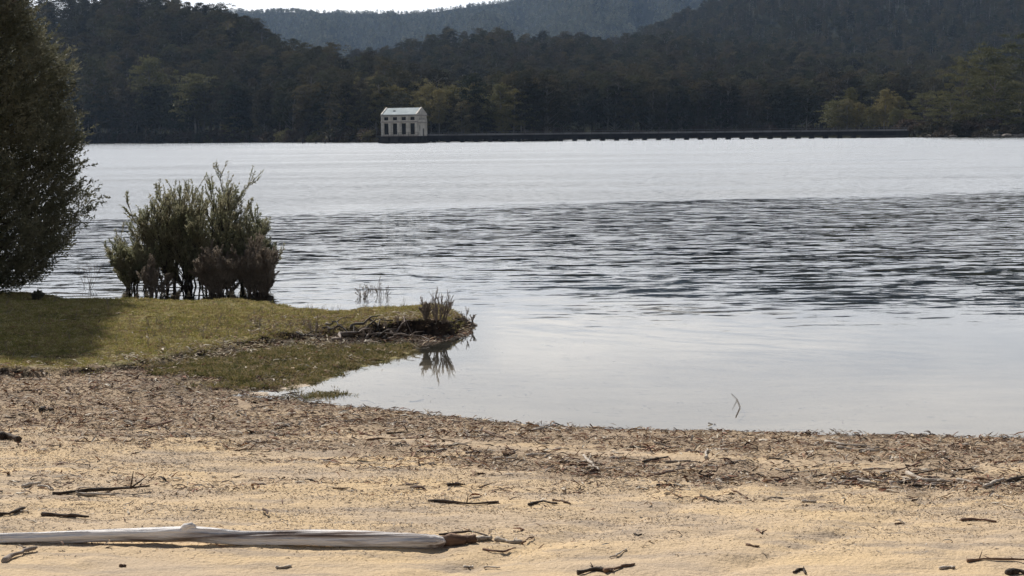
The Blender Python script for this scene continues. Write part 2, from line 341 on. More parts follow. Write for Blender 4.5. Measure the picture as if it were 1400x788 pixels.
mud = np.clip(sstep(.35, .8, slope) * sstep(-.4, 0, gs) * (gsb > -.4) * (GY > 10) * (GY < 30) + sstep(.22, .05, np.abs(gsb + jit * .2)) * .8 * (gs > -.2) * sstep(100, 420, pxg) * (GY < 17.5), 0, 1)
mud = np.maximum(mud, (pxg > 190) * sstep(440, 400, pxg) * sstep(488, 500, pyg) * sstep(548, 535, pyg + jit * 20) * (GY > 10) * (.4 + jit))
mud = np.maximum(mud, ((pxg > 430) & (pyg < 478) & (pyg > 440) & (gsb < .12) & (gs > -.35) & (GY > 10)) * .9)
mud = np.maximum(mud, .5 * sstep(.16, .03, gs) * (gs > -.12) * (pyg > 535) * (GY > 5))
bed = sstep(.0, -.06, gs) * (1 - (turf > .5) * (gs > -.3)); deep_and_reflection = np.maximum(sstep(-2.4, -7.0, gs + jit * 1.5), sstep(17, 26, GY + jit * 6) * sstep(-.1, -.8, gs) * .9)
deep_and_reflection = np.maximum(deep_and_reflection, sstep(390, 470, pxg + jit * 60) * sstep(700, 640, pxg) * sstep(510, 490, pyg + jit * 20) * (GY > 10) * (GY < 30) * .9)  # dark reflection of the bank painted into the bed colour around the point
for nme, arr in (('debris', debris), ('turf', turf), ('mud', mud), ('bed', bed), ('deep_and_reflection', deep_and_reflection)):
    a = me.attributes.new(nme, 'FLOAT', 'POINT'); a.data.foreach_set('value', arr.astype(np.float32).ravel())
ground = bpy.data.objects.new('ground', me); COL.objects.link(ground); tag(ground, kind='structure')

# ------------------------------------------------------------------ WATER
def water_mat():
    m = bpy.data.materials.new('lake_water'); m.use_nodes = True; nt = m.node_tree; nt.nodes.clear(); N = nt.nodes.new; L = nt.links.new
    out = N('ShaderNodeOutputMaterial'); ge = N('ShaderNodeNewGeometry'); sp = N('ShaderNodeSeparateXYZ'); L(ge.outputs['Position'], sp.inputs[0])
    def math_(op, a, b=None):
        q = N('ShaderNodeMath'); q.operation = op
        for i, v in enumerate((a, b)):
            if v is None: continue
            if isinstance(v, (int, float)): q.inputs[i].default_value = v
            else: L(v, q.inputs[i])
        return q.outputs[0]
    def rng(v, a, c, o0=0, o1=1):
        mr = N('ShaderNodeMapRange'); mr.interpolation_type = 'SMOOTHSTEP'; mr.inputs[1].default_value = a; mr.inputs[2].default_value = c; mr.inputs[3].default_value = o0; mr.inputs[4].default_value = o1; L(v, mr.inputs[0]); return mr.outputs[0]
    def noise(st, det=3, loc=(0, 0, 0), dist=0.0, rough=.5):
        mp = N('ShaderNodeMapping'); mp.inputs['Scale'].default_value = st; mp.inputs['Location'].default_value = loc; mp.inputs['Rotation'].default_value = (0, 0, math.radians(5)); L(ge.outputs['Position'], mp.inputs[0])
        n = N('ShaderNodeTexNoise'); n.inputs['Scale'].default_value = 1; n.inputs['Detail'].default_value = det; n.inputs['Roughness'].default_value = rough; n.inputs['Distortion'].default_value = dist; L(mp.outputs[0], n.inputs['Vector']); return n
    X, Y = sp.outputs[0], sp.outputs[1]
    big = noise((.04, .09, 1), 3).outputs[0]
    edge = math_('ADD', math_('SUBTRACT', Y, math_('MULTIPLY', X, .38)), math_('MULTIPLY', math_('SUBTRACT', big, .5), 16))
    farf = rng(edge, 44, 52)
    streak = noise((.02, .12, 1), 4, (9, 3, 0)).outputs[0]
    # gentle ripples growing away from the beach
    calm = rng(math_('ADD', Y, math_('MULTIPLY', math_('SUBTRACT', noise((.25, .5, 1), 3, (4, 4, 0)).outputs[0], .5), 8)), 12.0, 34, 0.0, 1.0)
    w1 = noise((1.15, 4.4, 1), 2, dist=.5); w2 = noise((3.6, 12.0, 1), 2, (7, 2, 0), .3); w3 = noise((.16, .7, 1), 2, (3, 9, 0), .3)
    def comp(n, k):
        s = N('ShaderNodeSeparateColor'); L(n.outputs['Color'], s.inputs[0]); return math_('SUBTRACT', s.outputs[k], .5)
    amp = math_('ADD', math_('MULTIPLY', math_('POWER', calm, 1.6), 1.0), .012)
    nx = math_('MULTIPLY', math_('ADD', math_('MULTIPLY', comp(w1, 0), .18), math_('MULTIPLY', comp(w2, 0), .10)), amp)
    ny = math_('MULTIPLY', math_('SUBTRACT', math_('ADD', math_('MULTIPLY', comp(w3, 1), .08), math_('ADD', math_('MULTIPLY', comp(w1, 1), .44), math_('MULTIPLY', comp(w2, 1), .36))), .016), amp)
    # wind-roughened open water: short steep wavelets seen on their near faces
    f1 = noise((2.0, 5.0, 1), 4, (2, 8, 0), rough=.7)
    fx = math_('MULTIPLY', comp(f1, 0), .5)
    fy = math_('ADD', math_('MULTIPLY', math_('ABSOLUTE', comp(f1, 1)), .7), math_('ADD', math_('MULTIPLY', math_('SUBTRACT', streak, .5), .12), .065))
    nx2 = math_('ADD', math_('MULTIPLY', nx, math_('SUBTRACT', 1, farf)), math_('MULTIPLY', fx, farf))
    ny2 = math_('SUBTRACT', math_('MULTIPLY', ny, math_('SUBTRACT', 1, farf)), math_('MULTIPLY', fy, farf))
    cb = N('ShaderNodeCombineXYZ'); L(nx2, cb.inputs[0]); L(ny2, cb.inputs[1]); cb.inputs[2].default_value = 1
    nr = N('ShaderNodeVectorMath'); nr.operation = 'NORMALIZE'; L(cb.outputs[0], nr.inputs[0]); NV = nr.outputs[0]
    fr = N('ShaderNodeFresnel'); fr.inputs[0].default_value = 1.34; L(NV, fr.inputs['Normal'])
    gl = N('ShaderNodeBsdfGlossy'); gl.inputs['Color'].default_value = (.97, .98, 1, 1); gl.inputs['Roughness'].default_value = .03; L(NV, gl.inputs['Normal'])
    tr = N('ShaderNodeBsdfTransparent'); tr.inputs[0].default_value = (.90, .91, .88, 1)
    mx = N('ShaderNodeMixShader'); L(fr.outputs[0], mx.inputs[0]); L(tr.outputs[0], mx.inputs[1]); L(gl.outputs[0], mx.inputs[2]); L(mx.outputs[0], out.inputs[0])
    return m
wb = MB(); wx = np.linspace(-2400, 2400, 49); wy = np.linspace(8, 5000, 51); WX, WY = np.meshgrid(wx, wy)
ii = np.arange(WX.size).reshape(WX.shape)
wb.add(np.stack([WX, WY, WX * 0], -1), np.stack([ii[:-1, :-1], ii[:-1, 1:], ii[1:, 1:], ii[1:, :-1]], -1))
tag(wb.build('lake_water', water_mat()), kind='structure')

# ------------------------------------------------------------------ HILLS
HILLS = {}
def hill(key, sil, Ds, Dr, treeh, pw=1.15, base=0.0, x0=None, x1=None, rel=.14, seed=1, back=.5):
    """sil: (px, py) ridge line of the canopy; Ds, Dr: (px, metres) of the shore and of the ridge"""
    sx, sy = zip(*sil); x0 = sx[0] if x0 is None else x0; x1 = sx[-1] if x1 is None else x1
    xs = np.arange(x0, x1 + 1, 8.0); ts = np.concatenate([np.linspace(0, 1, 41), np.linspace(1.05, 1 + back, 8)])
    dsh = np.interp(xs, *zip(*Ds)); drg = np.interp(xs, *zip(*Dr)); py = np.interp(xs, sx, sy)
    zr = CAM_Z + drg * (yh(xs) - py) / F_PX - treeh; zr = np.maximum(zr, 1.0)
    T, XS = np.meshgrid(ts, xs, indexing='ij')
    D = dsh + (drg - dsh) * T
    z = base + (zr - base) * np.where(T <= 1, np.clip(T, 0, 1) ** pw, 1 - .8 * (T - 1))
    z = z * (1 + rel * 2 * (fbm(XS / 45, T * 4, 4, seed) - .5) * np.clip(1 - np.abs(2 * T - 1) ** 3, 0, 1))
    X = (XS - 700) / F_PX * D; Y = D
    z = np.where(T == 0, -3, z)
    HILLS[key] = (xs, ts, X, Y, z)
    n, k = X.shape; i = np.arange(n * k).reshape(n, k)
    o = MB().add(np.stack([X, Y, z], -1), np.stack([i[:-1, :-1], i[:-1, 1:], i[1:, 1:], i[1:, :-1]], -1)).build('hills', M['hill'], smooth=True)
    return tag(o, kind='structure')
def hpt(key, px, t):
    xs, ts, X, Y, Z = HILLS[key]; px = np.asarray(px, float); t = np.asarray(t, float)
    fi = np.clip((px - xs[0]) / 8.0, 0, len(xs) - 1.001); i = fi.astype(int); fi -= i
    j = np.clip(np.searchsorted(ts, t) - 1, 0, len(ts) - 2); fj = (t - ts[j]) / (ts[j + 1] - ts[j])
    r = []
    for A in (X, Y, Z):
        r.append((A[j, i] * (1 - fi) + A[j, i + 1] * fi) * (1 - fj) + (A[j + 1, i] * (1 - fi) + A[j + 1, i + 1] * fi) * fj)
    return np.stack(r, -1)
hill('A', [(-400, 10), (-200, 0), (40, 16), (100, 10), (150, 6), (200, 8), (250, 18), (300, 28), (330, 36), (370, 58), (420, 76), (470, 88), (520, 100), (560, 112), (600, 125), (640, 140), (680, 155), (720, 172), (760, 180)],
     [(-400, 900), (130, 770), (350, 660), (520, 560), (760, 540)], [(-400, 1250), (130, 1080), (370, 950), (520, 800), (680, 640), (760, 600)], 16, seed=3)
hill('B', [(300, 150), (440, 108), (470, 92), (500, 78), (560, 64), (610, 50), (700, 50), (760, 56), (830, 58), (870, 58), (920, 54), (980, 60), (1100, 66), (1200, 72), (1300, 80), (1500, 90), (1700, 100)],
     [(300, 800), (520, 690), (760, 640), (1240, 640), (1700, 600)], [(300, 1300), (1700, 1200)], 16, seed=5)
hill('C', [(700, 70), (790, 62), (850, 52), (890, 38), (930, 18), (970, 2), (1020, -16), (1080, -30), (1200, -26), (1300, -30), (1400, -40), (1700, -80), (1900, -80)],
     [(700, 1150), (1900, 1050)], [(700, 1800), (1900, 1700)], 15, pw=1.0, seed=7, base=20)
hill('D', [(-200, 30), (200, 26), (300, 24), (330, 23), (400, 18), (480, 19), (560, 20), (590, 19), (620, 14), (660, 9), (700, 4), (730, -8), (800, -30), (900, -50), (1100, -60), (1500, -70)],
     [(-200, 2400), (1500, 2400)], [(-200, 4600), (600, 4300), (1500, 3600)], 5, pw=1.05, seed=11, rel=.34, base=40)
hill('E', [(1030, 183), (1120, 181), (1240, 178), (1290, 165), (1340, 150), (1400, 140), (1600, 120), (1900, 120)],
     [(1030, 520), (1240, 478), (1280, 452), (1400, 445), (1900, 430)], [(1030, 560), (1240, 540), (1900, 560)], 6, seed=13, base=.5)

# ------------------------------------------------------------------ tree prototypes (far forest)
def clump(b, c, r, n, rng, size, flat=.55, m=0):
    d = rng.normal(size=(n, 3)); d /= np.linalg.norm(d, axis=1)[:, None]; d[:, 2] = np.where(d[:, 2] < -.3, -d[:, 2] * .6, d[:, 2])
    rad = r * (rng.random(n) ** .45)[:, None]
    P = np.array(c) + d * rad * np.array([1, 1, flat])
    D = d * .5 + rng.normal(size=(n, 3)) * .7 + np.array([0, 0, .25])
    b.leaves(P, D, size * rng.uniform(.7, 1.4, n), size * rng.uniform(.45, .8, n), rng, m)
def tree_proto(seed, h=20.0, kind='euc', cards=95, size=.58, nc=18):
    rng = np.random.default_rng(seed); tr = MB(); cr = MB()
    lean = rng.normal(size=2) * .035 * h
    t = np.linspace(0, 1, 8); top = .9 if kind != 'broad' else .7
    P = np.stack([lean[0] * t ** 1.5 + rng.normal(size=8) * .1, lean[1] * t ** 1.5 + rng.normal(size=8) * .1, t * h * top - .4], 1); P[0, :2] = 0
    tr.tube(P, np.linspace(.017, .006, 8) * h, 6)
    lo = {'euc': .38, 'broad': .2, 'dense': .22, 'dead': .4}[kind]; wid = {'euc': .17, 'broad': .36, 'dense': .24, 'dead': .14}[kind] * h
    for k in range(nc):
        f = lo + (1 - lo) * (k + rng.random()) / nc; a = k * 2.4 + rng.random()
        prof = math.sin(min(1, max(.08, (f - lo + .12) / (1.12 - lo))) * math.pi) ** .6
        rr = wid * prof * rng.uniform(.55, 1.05); zz = f * h
        ax = np.array([np.interp(f * .8, t * top, P[:, 0]), np.interp(f * .8, t * top, P[:, 1])])
        c = np.array([ax[0] + rr * math.cos(a), ax[1] + rr * math.sin(a), zz])
        s = np.array([ax[0], ax[1], max(.15 * h, min(zz - rr * .9, h * top * .97))])
        mid = (s + c) / 2 + np.array([0, 0, -.06 * rr]); tr.tube([s, mid, c], [.006 * h, .004 * h, .0015 * h], 4, caps=False)
        if kind == 'dead':
            tr.tube([c, c + rng.normal(size=3) * .5 + [0, 0, 1.0]], [.03, .01], 3, caps=False)
            continue
        cl = h * rng.uniform(.06, .125) * (1.25 if kind == 'broad' else 1)
        clump(cr, c, cl, cards, rng, size, .28 if kind == 'broad' else .6)
        for q in range(2): clump(cr, c + rng.normal(size=3) * [cl, cl, cl * .5], cl * .6, cards // 3, rng, size * .85, .5)
    return tr, cr
PROTO = {}
def make_proto(key, leafm, **kw):
    tr, cr = tree_proto(**kw); bm = M['bark_pale' if key[:4] in ('dead', 'oliv') else 'bark_forest']
    tm = tr.mesh('trunk', bm, True); cm = cr.mesh('crown', leafm) if cr.V else None
    both = MB()
    for V, Q_ in zip(tr.V, tr.Q): pass
    V = np.vstack(tr.V); Qt = np.vstack(tr.Q); both.add(V, Qt, 0)
    if cr.V: both.add(np.vstack(cr.V), np.vstack(cr.Q), 1)
    o = bpy.data.objects.new('tree_source', both.mesh('tree_source', [bm, leafm])); PROTO[key] = (tm, cm, o)
for k in range(5): make_proto(f'euc{k}', M['leaf_forest'], seed=10 + k, kind='euc')
for k in range(3): make_proto(f'dense{k}', M['leaf_forest'], seed=20 + k, kind='dense', nc=24)
for k in range(4): make_proto(f'olive{k}', M['leaf_olive'], seed=30 + k, kind='dense' if k % 2 else 'euc', nc=22)
for k in range(3): make_proto(f'broad{k}', M['leaf_head'], seed=40 + k, kind='broad', nc=26, cards=190, size=.42)
for k in range(2): make_proto(f'dead{k}', M['leaf_forest'], seed=50 + k, kind='dead', nc=12)
for k in range(3): make_proto(f'far{k}', M['leaf_far'], seed=60 + k, kind='dense', nc=9, cards=22, size=1.7)
def shrub_proto(key, leafm, seed, h=3.0):
    rng = np.random.default_rng(seed); tr = MB(); cr = MB()
    for k in range(12):
        a = k * 2.4; r = h * .55 * math.sqrt(rng.random()); c = np.array([r * math.cos(a), r * math.sin(a), h * rng.uniform(.3, .75)])
        tr.tube([[0, 0, -.3], c * .6, c], [.07, .05, .02], 4, caps=False); clump(cr, c, h * .27, 60, rng, .38, .7)
    both = MB(); both.add(np.vstack(tr.V), np.vstack(tr.Q), 0); both.add(np.vstack(cr.V), np.vstack(cr.Q), 1)
    PROTO[key] = (tr.mesh('stem', M['bark_dark']), cr.mesh('crown', leafm), bpy.data.objects.new('shrub_source', both.mesh('shrub_source', [M['bark_dark'], leafm])))
for k in range(3): shrub_proto(f'scrub{k}', M['scrub_brown'], 70 + k)
for k in range(2): shrub_proto(f'gscrub{k}', M['leaf_olive'], 80 + k)

def scatter(name, P, rot, scl, idx, protos, label=None, cat=None):
    """one object of many instances ('stuff')"""
    me = bpy.data.meshes.new(name); P = np.asarray(P, np.float32); n = len(P); me.vertices.add(n); me.vertices.foreach_set('co', P.ravel())
    a = me.attributes.new('rot', 'FLOAT_VECTOR', 'POINT'); a.data.foreach_set('vector', np.asarray(rot, np.float32).ravel())
    a = me.attributes.new('scl', 'FLOAT_VECTOR', 'POINT'); a.data.foreach_set('vector', np.asarray(scl, np.float32).ravel())
    a = me.attributes.new('idx', 'INT', 'POINT'); a.data.foreach_set('value', np.asarray(idx, np.int32))
    o = bpy.data.objects.new(name, me); COL.objects.link(o)
    ng = bpy.data.node_groups.new(name, 'GeometryNodeTree'); ng.interface.new_socket('Geometry', in_out='INPUT', socket_type='NodeSocketGeometry'); ng.interface.new_socket('Geometry', in_out='OUTPUT', socket_type='NodeSocketGeometry')
    N = ng.nodes.new; L = ng.links.new; gi = N('NodeGroupInput'); go = N('NodeGroupOutput'); ip = N('GeometryNodeInstanceOnPoints'); jn = N('GeometryNodeJoinGeometry')
    for p in protos:
        oi = N('GeometryNodeObjectInfo'); oi.inputs['Object'].default_value = p; oi.inputs['As Instance'].default_value = True; L(oi.outputs['Geometry'], jn.inputs[0])
    def na(nm, ty): q = N('GeometryNodeInputNamedAttribute'); q.data_type = ty; q.inputs[0].default_value = nm; return q.outputs[0]
    L(gi.outputs[0], ip.inputs['Points']); L(jn.outputs[0], ip.inputs['Instance']); ip.inputs['Pick Instance'].default_value = True
    L(na('idx', 'INT'), ip.inputs['Instance Index']); L(na('rot', 'FLOAT_VECTOR'), ip.inputs['Rotation']); L(na('scl', 'FLOAT_VECTOR'), ip.inputs['Scale']); L(ip.outputs[0], go.inputs[0])
    md = o.modifiers.new('scatter', 'NODES'); md.node_group = ng
    return tag(o, label, cat, kind='stuff')
def forest(key, name, n, x0, x1, protos, seed, smin, smax, t0=0.0, t1=1.06, label=None, mask=None):
    rng = np.random.default_rng(seed); px = rng.uniform(x0, x1, n * 2); t = t0 + (t1 - t0) * rng.random(n * 2) ** .85
    keep = np.ones(n * 2, bool) if mask is None else mask(px, t, rng)
    px, t = px[keep][:n], t[keep][:n]; P = hpt(key, px, t); P[:, 2] -= .3; n = len(P)
    s = rng.uniform(smin, smax, n); S = np.stack([s * rng.uniform(.85, 1.25, n), s * rng.uniform(.85, 1.25, n), s], 1)
    R = np.zeros((n, 3)); R[:, 2] = rng.uniform(0, 6.28, n)
    return scatter(name, P, R, S, rng.integers(0, len(protos), n), [PROTO[p][2] for p in protos], label, 'forest')
EUC = ['euc0', 'euc1', 'euc2', 'euc3', 'euc4', 'dense0', 'dense1', 'dense2', 'euc1', 'dead0']
def olive_zone(px, t, rng):
    n = fbm(px / 40., t * 5, 3, 88)
    z = np.exp(-((px - 600) / 95) ** 2) * 1.0 + np.exp(-((px - 265) / 45) ** 2) * sstep(.3, .05, t) * .8 + np.exp(-((px - 450) / 70) ** 2) * .35
    return rng.random(len(px)) < np.clip(z * (n * 1.6), 0, .95)
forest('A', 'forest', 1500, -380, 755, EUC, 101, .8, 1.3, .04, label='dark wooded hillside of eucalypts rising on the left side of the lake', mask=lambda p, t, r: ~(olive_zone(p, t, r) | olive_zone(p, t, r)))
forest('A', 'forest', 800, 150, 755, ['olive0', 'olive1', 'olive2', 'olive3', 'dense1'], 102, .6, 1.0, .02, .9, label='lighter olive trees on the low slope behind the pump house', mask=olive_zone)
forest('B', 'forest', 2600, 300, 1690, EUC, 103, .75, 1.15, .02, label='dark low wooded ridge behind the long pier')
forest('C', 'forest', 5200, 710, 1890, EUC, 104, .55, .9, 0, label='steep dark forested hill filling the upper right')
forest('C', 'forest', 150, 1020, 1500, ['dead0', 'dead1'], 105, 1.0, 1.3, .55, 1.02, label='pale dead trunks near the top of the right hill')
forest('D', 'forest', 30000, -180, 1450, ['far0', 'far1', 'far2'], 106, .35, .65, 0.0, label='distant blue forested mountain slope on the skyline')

# individual shoreline trees
def place_tree(key, P, h, rz, label, group, name='eucalypt_tree', cat='tree', sx=1.0, ref=20.0):
    tm, cm, _ = PROTO[key]
    r = empty(name, tuple(P), rz, label, cat, group); r.scale = (h / ref * sx, h / ref * sx, h / ref)
    part('trunk', tm, r)
    if cm: part('crown', cm, r)
    return r
rng = np.random.default_rng(500)
def row(key, x0, x1, n, t0, t1, keys, h0, h1, label, group, **kw):
    xs = np.linspace(x0, x1, n) + rng.uniform(-.4, .4, n) * (x1 - x0) / n; ts = rng.uniform(t0, t1, n); P = hpt(key, xs, ts)
    for i in range(n): place_tree(keys[rng.integers(len(keys))], P[i] - [0, 0, .2], rng.uniform(h0, h1), rng.uniform(0, 6.28), label, group, sx=rng.uniform(.85, 1.2), **kw)
E5 = EUC[:8] + ['dense0', 'dense1', 'dense2']
row('A', 100, 330, 36, .015, .06, E5, 17, 27, 'dark eucalypt at the far shore between the big left tree and the olive crowned one', 'shoreline eucalypts on the far left')
row('A', 330, 515, 30, .015, .08, E5, 15, 24, 'dark eucalypt on the far shore to the left of the pump house', 'shoreline eucalypts left of the pump house')
row('A', 500, 690, 30, .02, .4, ['olive0', 'olive1', 'olive2', 'olive3'], 9, 15, 'lighter olive tree on the slope directly behind the pump house', 'olive trees behind the pump house')
row('B', 690, 960, 42, .0, .04, E5, 17, 27, 'dark tree behind the left half of the long pier', 'trees behind the pier, left half')
row('B', 960, 1240, 42, .0, .04, E5, 17, 27, 'dark tree behind the right half of the long pier', 'trees behind the pier, right half')
row('A', 110, 520, 70, .003, .012, ['scrub0', 'scrub1', 'gscrub0', 'scrub2'], 3, 8, 'low brown scrub bush at the waterline below the left forest', 'waterline scrub below the left forest', name='shrub', cat='bush', ref=3.0)
row('B', 600, 1240, 60, .002, .01, ['scrub0', 'scrub1', 'scrub0', 'scrub2'], 3, 8, 'low scrub bush at the waterline behind the pier', 'waterline scrub behind the pier', name='shrub', cat='bush', ref=3.0)
row('E', 1225, 1420, 30, .0, .18, ['scrub0', 'scrub1', 'scrub2', 'scrub1'], 3, 6, 'low brown scrub bush fringing the right headland', 'scrub on the right headland', name='shrub', cat='bush', ref=3.0)
row('E', 1140, 1240, 12, .3, .9, ['olive0', 'olive1', 'olive3'], 8, 13, 'small olive tree in the clump behind the landward end of the pier', 'olive clump at the pier end')
# trees that can be told apart
def tree_at(key, kp, px, pyb, pyt, t, label, sx=1.0, name='eucalypt_tree'):
    P = hpt(kp, [px], [t])[0]; ztop = CAM_Z + P[1] * (float(yh(px)) - pyt) / F_PX
    return place_tree(key, P - [0, 0, .2], max(4, ztop - P[2]), rng.uniform(0, 6), label, None, name=name, sx=sx)
tree_at('olive0', 'A', 273, 190, 104, .02, 'broad olive crowned eucalypt with forked pale trunks at the far shore', 1.5)
tree_at('olive2', 'A', 215, 190, 84, .05, 'tall pale olive crown rising above the left shoreline forest', 1.2)
tree_at('euc2', 'A', 137, 190, 82, .015, 'tall grey eucalypt with thin white trunk just right of the big left tree', .9)
tree_at('olive1', 'A', 487, 190, 122, .05, 'yellowish young tree on the shore a little left of the pump house', .9)
tree_at('olive3', 'A', 322, 190, 160, .012, 'small pale green tree at the waterline right of the broad olive crowned one', 1.3)
tree_at('olive1', 'A', 660, 180, 140, .1, 'rounded olive tree at the right foot of the slope behind the pump house', 1.5)
tree_at('dead0', 'A', 518, 190, 160, .01, 'thin bare white trunk beside the left end of the pump house', .6, 'dead_tree')
tree_at('dead1', 'B', 791, 185, 135, .01, 'bare pale trunk standing behind the left part of the pier', .7, 'dead_tree')
tree_at('dead0', 'B', 987, 185, 130, .01, 'bare pale trunk standing behind the middle of the pier', .7, 'dead_tree')
tree_at('olive1', 'E', 1145, 185, 138, .5, 'round russet olive tree at the left edge of the clump by the pier end', 1.9)
tree_at('olive0', 'E', 1163, 185, 122, .8, 'tallest thin olive tree of the clump by the pier end', .8)
tree_at('olive2', 'E', 1208, 185, 125, .7, 'airy olive tree in the middle of the clump by the pier end', 1.0)
tree_at('broad2', 'E', 1262, 180, 128, .4, 'dark flat topped tree at the left foot of the headland', 1.2)
tree_at('broad0', 'E', 1318, 180, 86, .25, 'large layered green tree leading the right headland', .95)
tree_at('broad1', 'E', 1362, 180, 92, .15, 'wide layered tree at the front of the right headland', 1.05)
tree_at('broad2', 'E', 1352, 180, 68, .6, 'tall flat topped tree rising behind the front headland trees', 1.1)
tree_at('broad1', 'E', 1405, 180, 50, .5, 'tallest headland tree cut by the right frame edge', 1.2)
tree_at('broad0', 'E', 1300, 180, 130, .12, 'low leafy tree at the shoreward corner of the right headland', 1.5)
tree_at('broad2', 'E', 1395, 180, 118, .1, 'low spreading tree at the waterline near the right frame edge', 1.6)
def rock(P, r, label, group, seed):
    rg = np.random.default_rng(seed); th = np.linspace(0, 2 * math.pi, 9)[:-1]; V = []; rr = 1 + rg.uniform(-.3, .3, 8)
    for f, zf in ((1, -.3), (1.05, .15), (.75, .5), (.25, .62)): V += [[r * f * rr[j] * math.cos(th[j]) * 1.5, r * f * rr[j] * math.sin(th[j]), r * zf * (1 + rg.uniform(-.15, .15))] for j in range(8)]
    Qr = [[k * 8 + j, k * 8 + (j + 1) % 8, k * 8 + 8 + (j + 1) % 8, k * 8 + 8 + j] for k in range(3) for j in range(8)] + [[24, 25, 26, 27], [24, 27, 28, 31], [28, 29, 30, 31]]
    o = MB().add(V, Qr).build('rock', M['rock']); o.location = tuple(P); tag(o, label, 'rock', group)
for i, px in enumerate(np.concatenate([np.linspace(1262, 1300, 6), np.linspace(1335, 1362, 8), np.linspace(1375, 1402, 8)])):
    P = hpt('E', [px], [.0])[0]; P[2] = .15; P[1] -= 1; rock(P, rng.uniform(.5, 1.1), 'pale boulder at the waterline of the right headland', 'boulders along the headland shore', 900 + i)

# ------------------------------------------------------------------ PUMP HOUSE AND PIER
PD = 450.0; K = PD / F_PX
def pz(px, py, D=PD): return CAM_Z + D * (float(yh(px)) - py) / F_PX
def pxx(px, D=PD): return (px - 700) / F_PX * D
th = math.radians(-21)                     # long front turned a little
Lb, Wb, Hb, Rh = 11.7, 6.6, 6.2, 1.85
plat_z = pz(550, 186.4)
c0 = np.array([pxx(573.8), PD])            # front right corner
ux = np.array([math.cos(th), -math.sin(th) * -1]); ux = np.array([math.cos(th), math.sin(th)]); 
# front runs from the left (farther) corner to the right (nearer) one
cen = c0 - ux * Lb / 2 + np.array([-ux[1], ux[0]]) * Wb / 2
bh = empty('pump_house', (cen[0], cen[1], plat_z), th, 'cream concrete pump house with white roof standing on the water at the pier end', 'building')
def wall_panel(b, w, h, holes, y, z0=0, t=.35, axis='x', off=0, m=0):
    """wall with rectangular holes, built from strips; runs along local x (or y)"""
    xs = sorted({-w / 2, w / 2} | {v for x0, x1, a, c in holes for v in (x0, x1)}); zs = sorted({0, h} | {v for x0, x1, a, c in holes for v in (a, c)})
    for i in range(len(xs) - 1):
        for j in range(len(zs) - 1):
            cx, cz = (xs[i] + xs[i + 1]) / 2, (zs[j] + zs[j + 1]) / 2
            if any(a < cx < b2 and c < cz < d for a, b2, c, d in holes): continue
            if axis == 'x': b.box((cx, y, z0 + cz), (xs[i + 1] - xs[i], t, zs[j + 1] - zs[j]), m=m)
            else: b.box((y, cx, z0 + cz), (t, xs[i + 1] - xs[i], zs[j + 1] - zs[j]), m=m)
fx = [-4.25, -1.42, 1.42, 4.25]
holes = [(x - .7, x + .7, .5, 3.75) for x in fx] + [(x - .7, x + .7, 4.65, 5.6) for x in fx]
b = MB(); wall_panel(b, Lb, Hb, holes, -Wb / 2 + .175); wall_panel(b, Lb, Hb, holes, Wb / 2 - .175)
gh = [(-1.9, -1.2, 1.5, 3.1), (.5, 1.5, 0, 2.2)] + [(c - .32, c + .32, 4.75, 5.35) for c in (-1.6, -.6, .4, 1.4)]
wall_panel(b, Wb - .7, Hb, gh, Lb / 2 - .175, axis='y'); wall_panel(b, Wb - .7, Hb, [], -Lb / 2 + .175, axis='y')
for sx_ in (-1, 1):                         # gable triangles
    x = sx_ * (Lb / 2 - .175); V = []
    for xx in (x - .17, x + .17): V += [[xx, -Wb / 2, Hb], [xx, Wb / 2, Hb], [xx, 0, Hb + Rh], [xx, 0, Hb]]
    b.add(V, [[0, 3, 2, 2][:4] if 0 else [0, 3, 7, 4], [0, 4, 6, 2], [2, 6, 5, 1], [0, 3, 2, 2], [3, 1, 2, 2], [4, 6, 7, 7], [7, 6, 5, 5]][0:3])
    b.add(V, [[0, 1, 2, 3]]); 
gm = MB()
def tri_mesh(b, x0, x1):
    V = [[x0, -Wb / 2, Hb], [x0, -Wb / 4, Hb + Rh / 2], [x0, 0, Hb + Rh], [x0, 0, Hb], [x0, Wb / 4, Hb + Rh / 2], [x0, Wb / 2, Hb]]
    V += [[x1, *v[1:]] for v in V]
    b.add(V, [[0, 1, 2, 3], [3, 2, 4, 5], [9, 8, 7, 6], [11, 10, 8, 9], [0, 6, 7, 1], [1, 7, 8, 2], [2, 8, 10, 4], [4, 10, 11, 5]])
b = MB(); wall_panel(b, Lb, Hb, holes, -Wb / 2 + .175); wall_panel(b, Lb, Hb, holes, Wb / 2 - .175)
wall_panel(b, Wb - .7, Hb, gh, Lb / 2 - .175, axis='y'); wall_panel(b, Wb - .7, Hb, [], -Lb / 2 + .175, axis='y')
for x0_, x1_ in ((-Lb / 2, -Lb / 2 + .35), (Lb / 2 - .35, Lb / 2)): tri_mesh(b, x0_, x1_)
b.build('wall', M['concrete'], bh)
for x in [-5.6, -2.84, 0, 2.84, 5.6]: MB().box((x, -Wb / 2 - .09, 3.0), (.5, .18, 5.9)).build('pilaster', M['concrete'], bh)
for y in (-3.05, 3.05): MB().box((Lb / 2 + .09, y, 2.55), (.18, .42, 5.1)).build('pilaster', M['concrete'], bh)
b = MB(); b.box((0, -Wb / 2 - .14, 4.2), (Lb + .3, .32, .3)); b.box((0, -Wb / 2 - .12, Hb - .15), (Lb + .3, .24, .3)); b.box((Lb / 2 + .13, 0, 4.0), (.26, Wb, .24)); b.box((Lb / 2 + .13, 0, Hb - .15), (.26, Wb, .28))
b.box((0, -Wb / 2 - .1, .18), (Lb + .24, .2, .36)); b.build('cornice', M['concrete_trim'], bh)
rf = MB()
